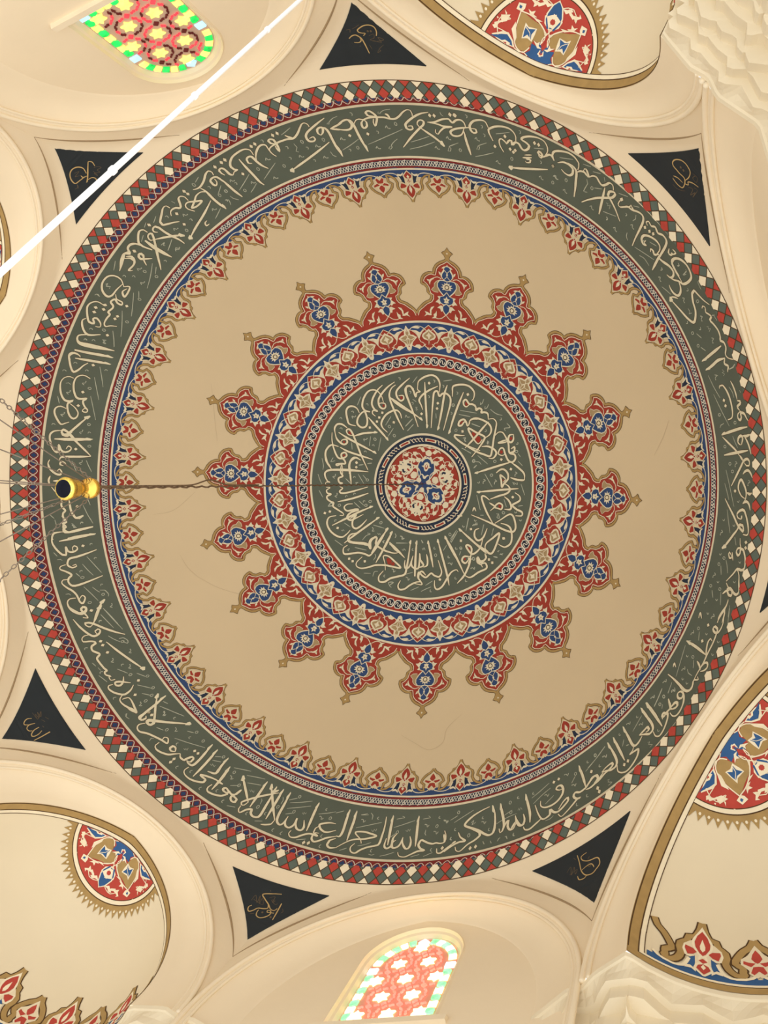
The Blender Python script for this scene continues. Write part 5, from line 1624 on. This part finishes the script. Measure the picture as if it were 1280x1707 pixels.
# ------------------------------------------------------------------ window niches
def win_out(t, hw, zb, zc_, rise=1.0):   # window outline, t 0..1 from lower left over the arch to lower right
    Ls = zc_-zb; La = PI*hw; T = 2*Ls+La; q = t*T
    if q < Ls: return -hw, zb+q
    if q > Ls+La: return hw, zb+(T-q)
    a = PI-(q-Ls)/hw; return hw*math.cos(a), zc_+hw*rise*math.sin(a)
WC = {3: -.04, 7: -.05}
PANE_COL = {}
wn = 0
for k in (1, 3, 5, 7):
    n, t = frame(k); dg = DG[k]; pt = lambda s, z, d: n*(dg+d)+t*s+Vector((0, 0, z))
    v = []; f = []
    if k in (1, 5):
        N_ = NT+1
        for i in range(N_): s, z = inner(-1+2*i/NT, ZBK[k in (3, 5, 7)]); v.append(pt(s, z, 0)); v.append(pt(0, max(min(z, 8.2), ZBK[k in (3, 5, 7)]), 0))
        f = [[2*i, 2*i+1, 2*i+3, 2*i+2] for i in range(NT)]
        link('lunette', v, f, ['plaster2'], parent=wall); continue
    c0 = WC[k]; wn += 1
    N_ = 96
    rows = [(None, 0), (.60, .0), (.585, -.02), (.57, .015), (.545, .03), (.52, .07), (.505, .07)]
    for i in range(N_+1):
        u = i/N_; si, zi = inner(-1+2*u, 7.5)
        for hw, d in rows:
            if hw is None: v.append(pt(si, zi, 0))
            else: s, z = win_out(u, hw, 7.55, 8.66, 1.08); v.append(pt(c0+s, z if z > 7.56 else 7.5, d))
    m = len(rows)
    for i in range(N_):
        for j in range(m-1): a = i*m+j; f.append([a, a+1, a+m+1, a+m])
    o = len(v); v += [pt(-1.56, 7.5, 0), pt(1.56, 7.5, 0), pt(1.56, 6.3, 0), pt(-1.56, 6.3, 0)]; f.append([o, o+1, o+2, o+3])
    win = link('window_%d' % wn, v, f, ['plaster2'], kind='structure')
    # sill ledge
    zl_ = 7.44
    v = [pt(s+c0, z-7.45+zl_, d) for s, z, d in [(-.72, 7.45, -.05), (.72, 7.45, -.05), (.72, 7.53, -.05), (-.72, 7.53, -.05), (-.72, 7.45, .08), (.72, 7.45, .08), (.72, 7.53, .08), (-.72, 7.53, .08)]]
    link('window_sill', v, [[0, 1, 2, 3], [4, 7, 6, 5], [0, 4, 5, 1], [3, 2, 6, 7], [0, 3, 7, 4], [1, 5, 6, 2]], ['plaster3'], parent=win)
    # plaster tracery plate
    out = [win_out(i/60, .51, 7.5, 8.66, 1.08) for i in range(61)]
    P = Paint(lambda s, z: pt(c0+s, z, .075), lambda s, z: -n, lift=.001, base=.0)
    P.fill(out, 'tracery' if k == 7 else 'tracery_redlit', 0, grid=None)
    P.build('tracery', win)
    # glass pieces set in the tracery: each a small bevelled lug of glass
    gv = []; gf = []; gm = []; gmat = []
    def piece(poly, m_, d0=.072, th=.016, sc=.9):
        if m_ not in gmat: gmat.append(m_)
        o = len(gv); nn = len(poly); cx_ = sum(p[0] for p in poly)/nn; cy_ = sum(p[1] for p in poly)/nn
        for s, z in poly: gv.append(pt(c0+s, z, d0))
        for s, z in poly: gv.append(pt(c0+cx_+(s-cx_)*sc, cy_+(z-cy_)*sc, d0-th))
        gf.append([o+nn+i for i in range(nn)]); gm.append(gmat.index(m_))
        for i in range(nn): gf.append([o+i, o+(i+1) % nn, o+nn+(i+1) % nn, o+nn+i]); gm.append(gmat.index(m_))
    sf = 's' if k == 3 else 'n'
    Y, G_, RD, BL, DK = 'gy'+sf, 'gg'+sf, 'gr'+sf, 'gb'+sf, 'gd'+sf
    rnd = random.Random(3+k)
    def star(cx_, cz, r, q=.62, n_=6): return [(cx_+(r if i % 2 == 0 else r*q)*math.sin(PI*i/n_), cz+(r if i % 2 == 0 else r*q)*math.cos(PI*i/n_)) for i in range(2*n_)]
    def inside(s, z, mrg=0):
        hw = .385-mrg
        if z < 7.74+mrg: return False
        if z < 8.66: return abs(s) < hw
        return math.hypot(s, (z-8.66)/1.08) < hw
    dz, dx = .307, .17
    cells = []
    for i in range(-1, 4):
        for col in (-2, -1, 0, 1, 2):
            cells.append((col*dx, 7.78+i*.62+(0 if col % 2 == 0 else .31), col))
    for s, z, col in cells:
        if inside(s, z, .04): piece(star(s, z, .095), Y)
        elif inside(s*.9, z, -.02) and z < 8.95: piece([(s*.95-.05, z-.07), (s*.95+.035, z-.06), (s*.95+.035, z+.06), (s*.95-.05, z+.07)] if abs(s) > .2 else star(s, z, .07), Y)
        for sx, sz in ((-.085, .155), (.085, -.155)):
            q_ = (s+sx, z+sz)
            if sx < 0 and inside(q_[0], q_[1], .02): piece(star(q_[0], q_[1], .038, .72, 4), DK if rnd.random() < .5 else RD)
        for ang in (R_(0), R_(29), R_(90), R_(60), R_(120), R_(151), R_(180), R_(209), R_(240), R_(270), R_(300), R_(331)):
            px_, pz_ = s+.142*math.sin(ang), z+.142*math.cos(ang)
            if not inside(px_, pz_, .01): continue
            if abs((ang % PI)-R_(151)) < .1: continue
            e = Vector((math.cos(ang), -math.sin(ang))); r2 = Vector((math.sin(ang), math.cos(ang))); c_ = Vector((px_, pz_))
            L_ = .031; W_ = .0095
            poly = [c_+e*-L_+r2*W_*1.5, c_+e*-L_*.3+r2*W_*1.9, c_+e*L_*.3+r2*W_*.4, c_+e*L_+r2*W_, c_+e*L_-r2*W_, c_+e*L_*.3-r2*W_*1.8, c_-e*L_*.3-r2*W_*.3, c_-e*L_-r2*W_*.4]
            piece([tuple(p) for p in poly], RD if rnd.random() < WRED[sf] else DK)
    # border
    bl = lambda s, z, w_=.055: piece([(s-w_, z-.05), (s+w_, z-.05), (s+w_, z+.05), (s-w_, z+.05)], BL)
    for s in (-.445, .445): bl(s, 7.66); bl(s, 8.6)
    piece([(-.07, 9.13), (-.045, 9.06), (.045, 9.06), (.07, 9.13), (0, 9.2)], BL)
    for sd_ in (-1, 1):
        nbp = 7
        for i in range(nbp):
            z0 = 7.73+(8.53-7.73)*i/nbp; z1 = z0+.8/nbp*.9; zm = (z0+z1)/2
            x0, x1 = sd_*.40, sd_*.49
            if i % 2 == 0: piece([(x0, z0+.02), (sd_*.445, z0-.005), (x1, z0+.01), (x1, z1-.02), (sd_*.445, z1+.0), (x0, z1-.01)], G_)
            else: piece([(x0, z0), (x0+sd_*.03, z0+.02), (x1, z0), (x1, z1), (x0+sd_*.03, z1-.02), (x0, z1)], Y)
    for i in range(6):
        for sd_ in (-1, 1):
            a0 = PI/2-R_(12+i*12.2); a1 = a0-R_(10.5)
            if sd_ < 0: a0, a1 = PI-a0, PI-a1
            poly = [(r*math.cos(a), 8.66+r*1.08*math.sin(a)) for r, a in ((.40, a0), (.445, a0+(a1-a0)*.0), (.49, a0), (.49, a1), (.40, a1))]
            piece(poly, G_ if i % 2 == 0 else Y)
    for i in range(8):
        s0 = -.37+i*.0925; piece([(s0, 7.6), (s0+.04, 7.615), (s0+.08, 7.6), (s0+.08, 7.7), (s0+.04, 7.715), (s0, 7.7)], (G_, Y, Y)[i % 3])
    link('stained_glass', gv, gf, gmat, win, gm)

# ------------------------------------------------------------------ muqarnas belt below the springing
def tri_wave(x): x = x % 1; return 1-abs(2*x-1)
rows = [(7.45, 0, 0, 0), (7.41, .012, 0, 0), (7.40, .03, .0, 0), (7.33, .03, .05, 0), (7.24, .03, .08, 0), (7.235, .09, .08, 0), (7.08, .09, .08, 0), (7.075, .15, .08, .5), (6.93, .15, .08, .5),
        (6.925, .22, .08, 0), (6.76, .22, .08, 0), (6.755, .28, .06, .5), (6.6, .28, .06, .5), (6.59, .33, 0, 0), (6.2, .33, 0, 0)]
for cnt, k in enumerate((0, 2, 4, 6, 1)):
    n, t = frame(k); nl_, tl_ = frame((k-1) % 8); nr_, tr_ = frame((k+1) % 8); dg = DG[k]
    bp_ = [nl_*5.24+tl_*1.56, nl_*5.02+tl_*1.93, n*5.0-t*HS, n*5.02-t*1.9, n*dg-t*1.56]
    for j in range(1, 24): a = PI-PI*j/24; bp_.append(n*(dg+1.56*math.sin(a)*(k != 1))+t*1.56*math.cos(a))
    if k in (0, 2):
        if k == 2: bp_ = bp_[2:]
    bp_ += [n*dg+t*1.56, n*5.02+t*1.9, n*5.0+t*HS, nr_*5.02-tr_*1.93, nr_*5.24-tr_*1.7] if k in (0, 1) else [n*dg+t*1.56, n*5.02+t*1.9, n*5.0+t*HS, nr_*5.02-tr_*1.93, nr_*5.24-tr_*1.56]
    L = [0]
    for i in range(len(bp_)-1): L.append(L[-1]+(bp_[i+1]-bp_[i]).length)
    PER = 6; NB = 90; path = []
    for j in range(NB+1):
        d = min(L[-1]*j/NB, L[-1]-1e-6); i = max(q for q in range(len(bp_)-1) if L[q] <= d); u = (d-L[i])/max(L[i+1]-L[i], 1e-9); path.append(bp_[i].lerp(bp_[i+1], u))
    v = []; f = []
    for z, off, am, ph in rows:
        for j, p in enumerate(path):
            tg = (path[min(j+2, NB)]-path[max(j-2, 0)]).normalized(); nn = Vector((tg.y, -tg.x, 0))
            if nn.dot(Vector((p.x, p.y, 0))) < 0: nn = -nn
            v.append(p+nn*(off+am*tri_wave(j/PER+ph))+Vector((0, 0, z)))
    m = NB+1
    for i in range(len(rows)-1):
        for j in range(NB): f.append([i*m+j, i*m+j+1, (i+1)*m+j+1, (i+1)*m+j])
    link('trim_%d' % (cnt+2), v, f, ['carved'], kind='structure')

# ------------------------------------------------------------------ lettered pendentive panels
def ppos(k):
    def R(z): return math.sqrt(QS*QS-(z-ZC)**2)
    def pos(a, z): th = TH0+k*PI/4+a; r = R(z); return Vector((r*math.cos(th), r*math.sin(th), z))
    def nrm(a, z): p = pos(a, z); return -(Vector((p.x, p.y, p.z-ZC))).normalized()
    return pos, nrm
PAN = {}
cur = None
for l in PANELS.strip().split('\n'):
    q = l.split()
    if q[0] == 'P': cur = PAN.setdefault(int(q[1]), []); continue
    cur.append((q[0], [(R_(float(a.split(',')[0])*.01), float(a.split(',')[1])*.001) for a in q[1:]]))
def tri(b, zt_, za, bow, n_=16, sag=.0):
    A, B, Cc = (-b, zt_), (b, zt_), (0, za); out = []
    for (p, q, bw) in ((A, B, 0), (B, Cc, bow), (Cc, A, bow)):
        for i in range(n_):
            u = i/n_; x = p[0]+(q[0]-p[0])*u; z = p[1]+(q[1]-p[1])*u; g = 4*u*(1-u)
            x -= math.copysign(bw*g, x) if bw else 0
            out.append((x, z-(sag*g if not bw else 0)))
    return out
for k in (0, 1, 2, 3, 4, 5, 7):
    pos, nrm = ppos(k)
    dr, dz_ = PCORR.get(k, (0, 0))
    P = Paint(pos, nrm, lift=.0015, base=.012)
    T_ = [(a+R_(dr), z+dz_) for a, z in tri(R_(7.65), 9.745, 8.936, R_(.75))]
    P.fill(T_, 'panel', 0, grid=.1)
    o = len(P.v)
    # rim giving the panel its thickness
    for a, z in T_: P.v.append(P.pt(a, z, 0)); P.v.append(P.pt(a, z, -9))
    nT = len(T_)
    for i in range(nT): j = (i+1) % nT; P.f.append([o+2*i, o+2*j, o+2*j+1, o+2*i+1]); P.mi.append(P.mid('panel'))
    pan = P.build('lettered_panel')
    lab, grp = PLAB[k]
    thing(pan, lab, 'panel', 'black calligraphy panels in the pendentives')
    if PAN.get(k):
        P = Paint(pos, nrm, lift=.001, base=.016)
        for w, pts in PAN[k]:
            if w == 'D':
                for a, z in pts: P.fill([(a+.0028*math.cos(b), z+.0145*math.sin(b)) for b in [q*PI/3 for q in range(6)]], 'giltdim', 0, grid=None)
            else:
                # uniform parametrisation: scale the angle so that distances are metric
                w_ = float(w)*.1; P.stroke(pts, max(.45*w_, .55)*.0105, 'gilt' if w_ > 2.1 else 'giltdim', 1 if w_ > 2.1 else 0, taper=.35, step=.004)
        P.build('lettering', pan)
    # thin raised fillet round the panel, stands in for the shade of a groove
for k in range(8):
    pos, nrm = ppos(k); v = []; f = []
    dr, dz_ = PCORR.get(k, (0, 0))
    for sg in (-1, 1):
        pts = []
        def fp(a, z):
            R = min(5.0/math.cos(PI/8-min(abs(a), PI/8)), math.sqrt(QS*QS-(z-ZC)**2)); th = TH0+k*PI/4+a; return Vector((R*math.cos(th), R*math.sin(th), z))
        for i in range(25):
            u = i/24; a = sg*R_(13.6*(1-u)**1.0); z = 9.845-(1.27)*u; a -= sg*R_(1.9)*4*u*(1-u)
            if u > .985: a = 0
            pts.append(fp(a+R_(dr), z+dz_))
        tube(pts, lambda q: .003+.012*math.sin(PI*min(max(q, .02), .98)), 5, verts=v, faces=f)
    link('panel_groove_shade_fillet', v, f, ['groove_shade'], parent=wall)

# ------------------------------------------------------------------ chandelier
root = bpy.data.objects.new('chandelier', None); COL.objects.link(root); root.location = (0, -.05, 4.9)
thing(root, 'brass chandelier hub hanging on a long cable with chains fanning out below', 'chandelier')
def child(name, v, f, mats, smooth=True, par=None):
    o = link(name, v, f, mats, None, smooth=smooth); o.parent = par or root
    if not par: o.matrix_parent_inverse = Matrix.Translation(-Vector(root.location))
    return o
hx, hy = 0, -.05
hp = [(.012, 5.27), (.05, 5.268), (.072, 5.25), (.078, 5.22), (.07, 5.19), (.045, 5.175), (.036, 5.15), (.034, 5.11), (.04, 5.09), (.062, 5.07), (.071, 5.04), (.07, 5.0), (.074, 4.985), (.082, 4.975), (.083, 4.95), (.076, 4.935), (.064, 4.93)]
v, f = lathe(hp, hx, hy, 40); child('hub', v, f, ['brass'])
v, f = lathe([(.064, 4.932), (.06, 4.98), (.05, 5.02), (.001, 5.03)], hx, hy, 40); child('hub_socket', v, f, ['black'])
# three small rings on the hub to hold the chains
top = Vector((0, 0, H0+SR-.01)); v = []; f = []
pts = []; rnd = random.Random(5)
for i in range(241):
    u = i/240; z = 5.27+(top.z-5.27)*u; sag = .05*(1-u); pts.append(Vector((.008*math.sin(i*1.9), hy*(1-u)+.006*math.cos(i*1.3), z)))
tube(pts, .0085, 6, verts=v, faces=f)
v2 = []
child('suspension_cable', v, f, ['cable'])
v = []; f = []
pts = [Vector((.006, hy*(1-u)-.012-.05*math.exp(-((z-6.95)/.22)**2), z)) for u, z in [((5.27+i*.03-5.27)/9, 5.27+i*.03) for i in range(90)]]
tube(pts, .0075, 6, verts=v, faces=f); child('spare_wire', v, f, ['cable'])
for a, th_ in ((82, 2), (121, 1), (140, 2), (152, 1), (190, 1), (193, 1), (231, 1), (266, 1), (293, 2)):
    Q = Vector((1.2*math.cos(R_(a)), 1.2*math.sin(R_(a)), 3.0)); A = Vector((hx+.07*math.cos(R_(a)), hy+.07*math.sin(R_(a)), 5.19 if th_ == 1 else 5.2))
    v = []; f = []; nlk = 60
    pts = [A.lerp(Q, i/nlk)+Vector((0, 0, -.05*math.sin(PI*i/nlk))) for i in range(nlk+1)]
    if th_ == 2:
        for i in range(nlk):     # links
            c_ = (pts[i]+pts[i+1])*.5; d = (pts[i+1]-pts[i]).normalized(); s_ = d.orthogonal().normalized() if i % 2 else d.cross(d.orthogonal()).normalized()
            tube([c_+d*.024*math.cos(b)+s_*.011*math.sin(b) for b in [q*PI/4 for q in range(8)]], .0036, 5, True, v, f)
    else: tube(pts, .0045, 5, verts=v, faces=f)
    child('chain', v, f, ['chain'])
v = []; f = []; tube([Vector((1.2*math.cos(a), 1.2*math.sin(a), 3.0)) for a in [i*PI/36 for i in range(72)]], .02, 8, True, v, f); child('ring', v, f, ['brass'])

for i in range(8):
    a = R_(22.5+45*i); l = bpy.data.lights.new('bulb', 'POINT'); l.energy = BULB; l.shadow_soft_size = .06; l.color = (1, .93, .80)
    o = bpy.data.objects.new('chandelier_bulb', l); COL.objects.link(o); o.location = (1.2*math.cos(a), 1.2*math.sin(a), 2.93); o.parent = root; o.matrix_parent_inverse = Matrix.Translation(-Vector(root.location))
# ------------------------------------------------------------------ long white pole
A, B = Vector(POLE[0]), Vector(POLE[1]); D = (B-A).normalized()
A0 = A-D*.9; B0 = A+D*5.72
root2 = bpy.data.objects.new('white_pole', None); COL.objects.link(root2); root2.location = A0
thing(root2, 'white tubular pole with collars slanting across the upper left corner', 'pole')
def child2(name, v, f, mats):
    o = link(name, v, f, mats, None, smooth=True); o.parent = root2; o.matrix_parent_inverse = Matrix.Translation(-A0); return o
v, f = tube([A0.lerp(B0, i/20) for i in range(21)], .0158, 16); child2('shaft', v, f, ['whitepaint'])
for d in POLE_COL:
    c_ = A+D*d; v, f = tube([c_-D*.02, c_-D*.012, c_+D*.012, c_+D*.02], lambda q: .0215 if .2 < q < .8 else .0165, 16); child2('collar', v, f, ['whitepaint'])
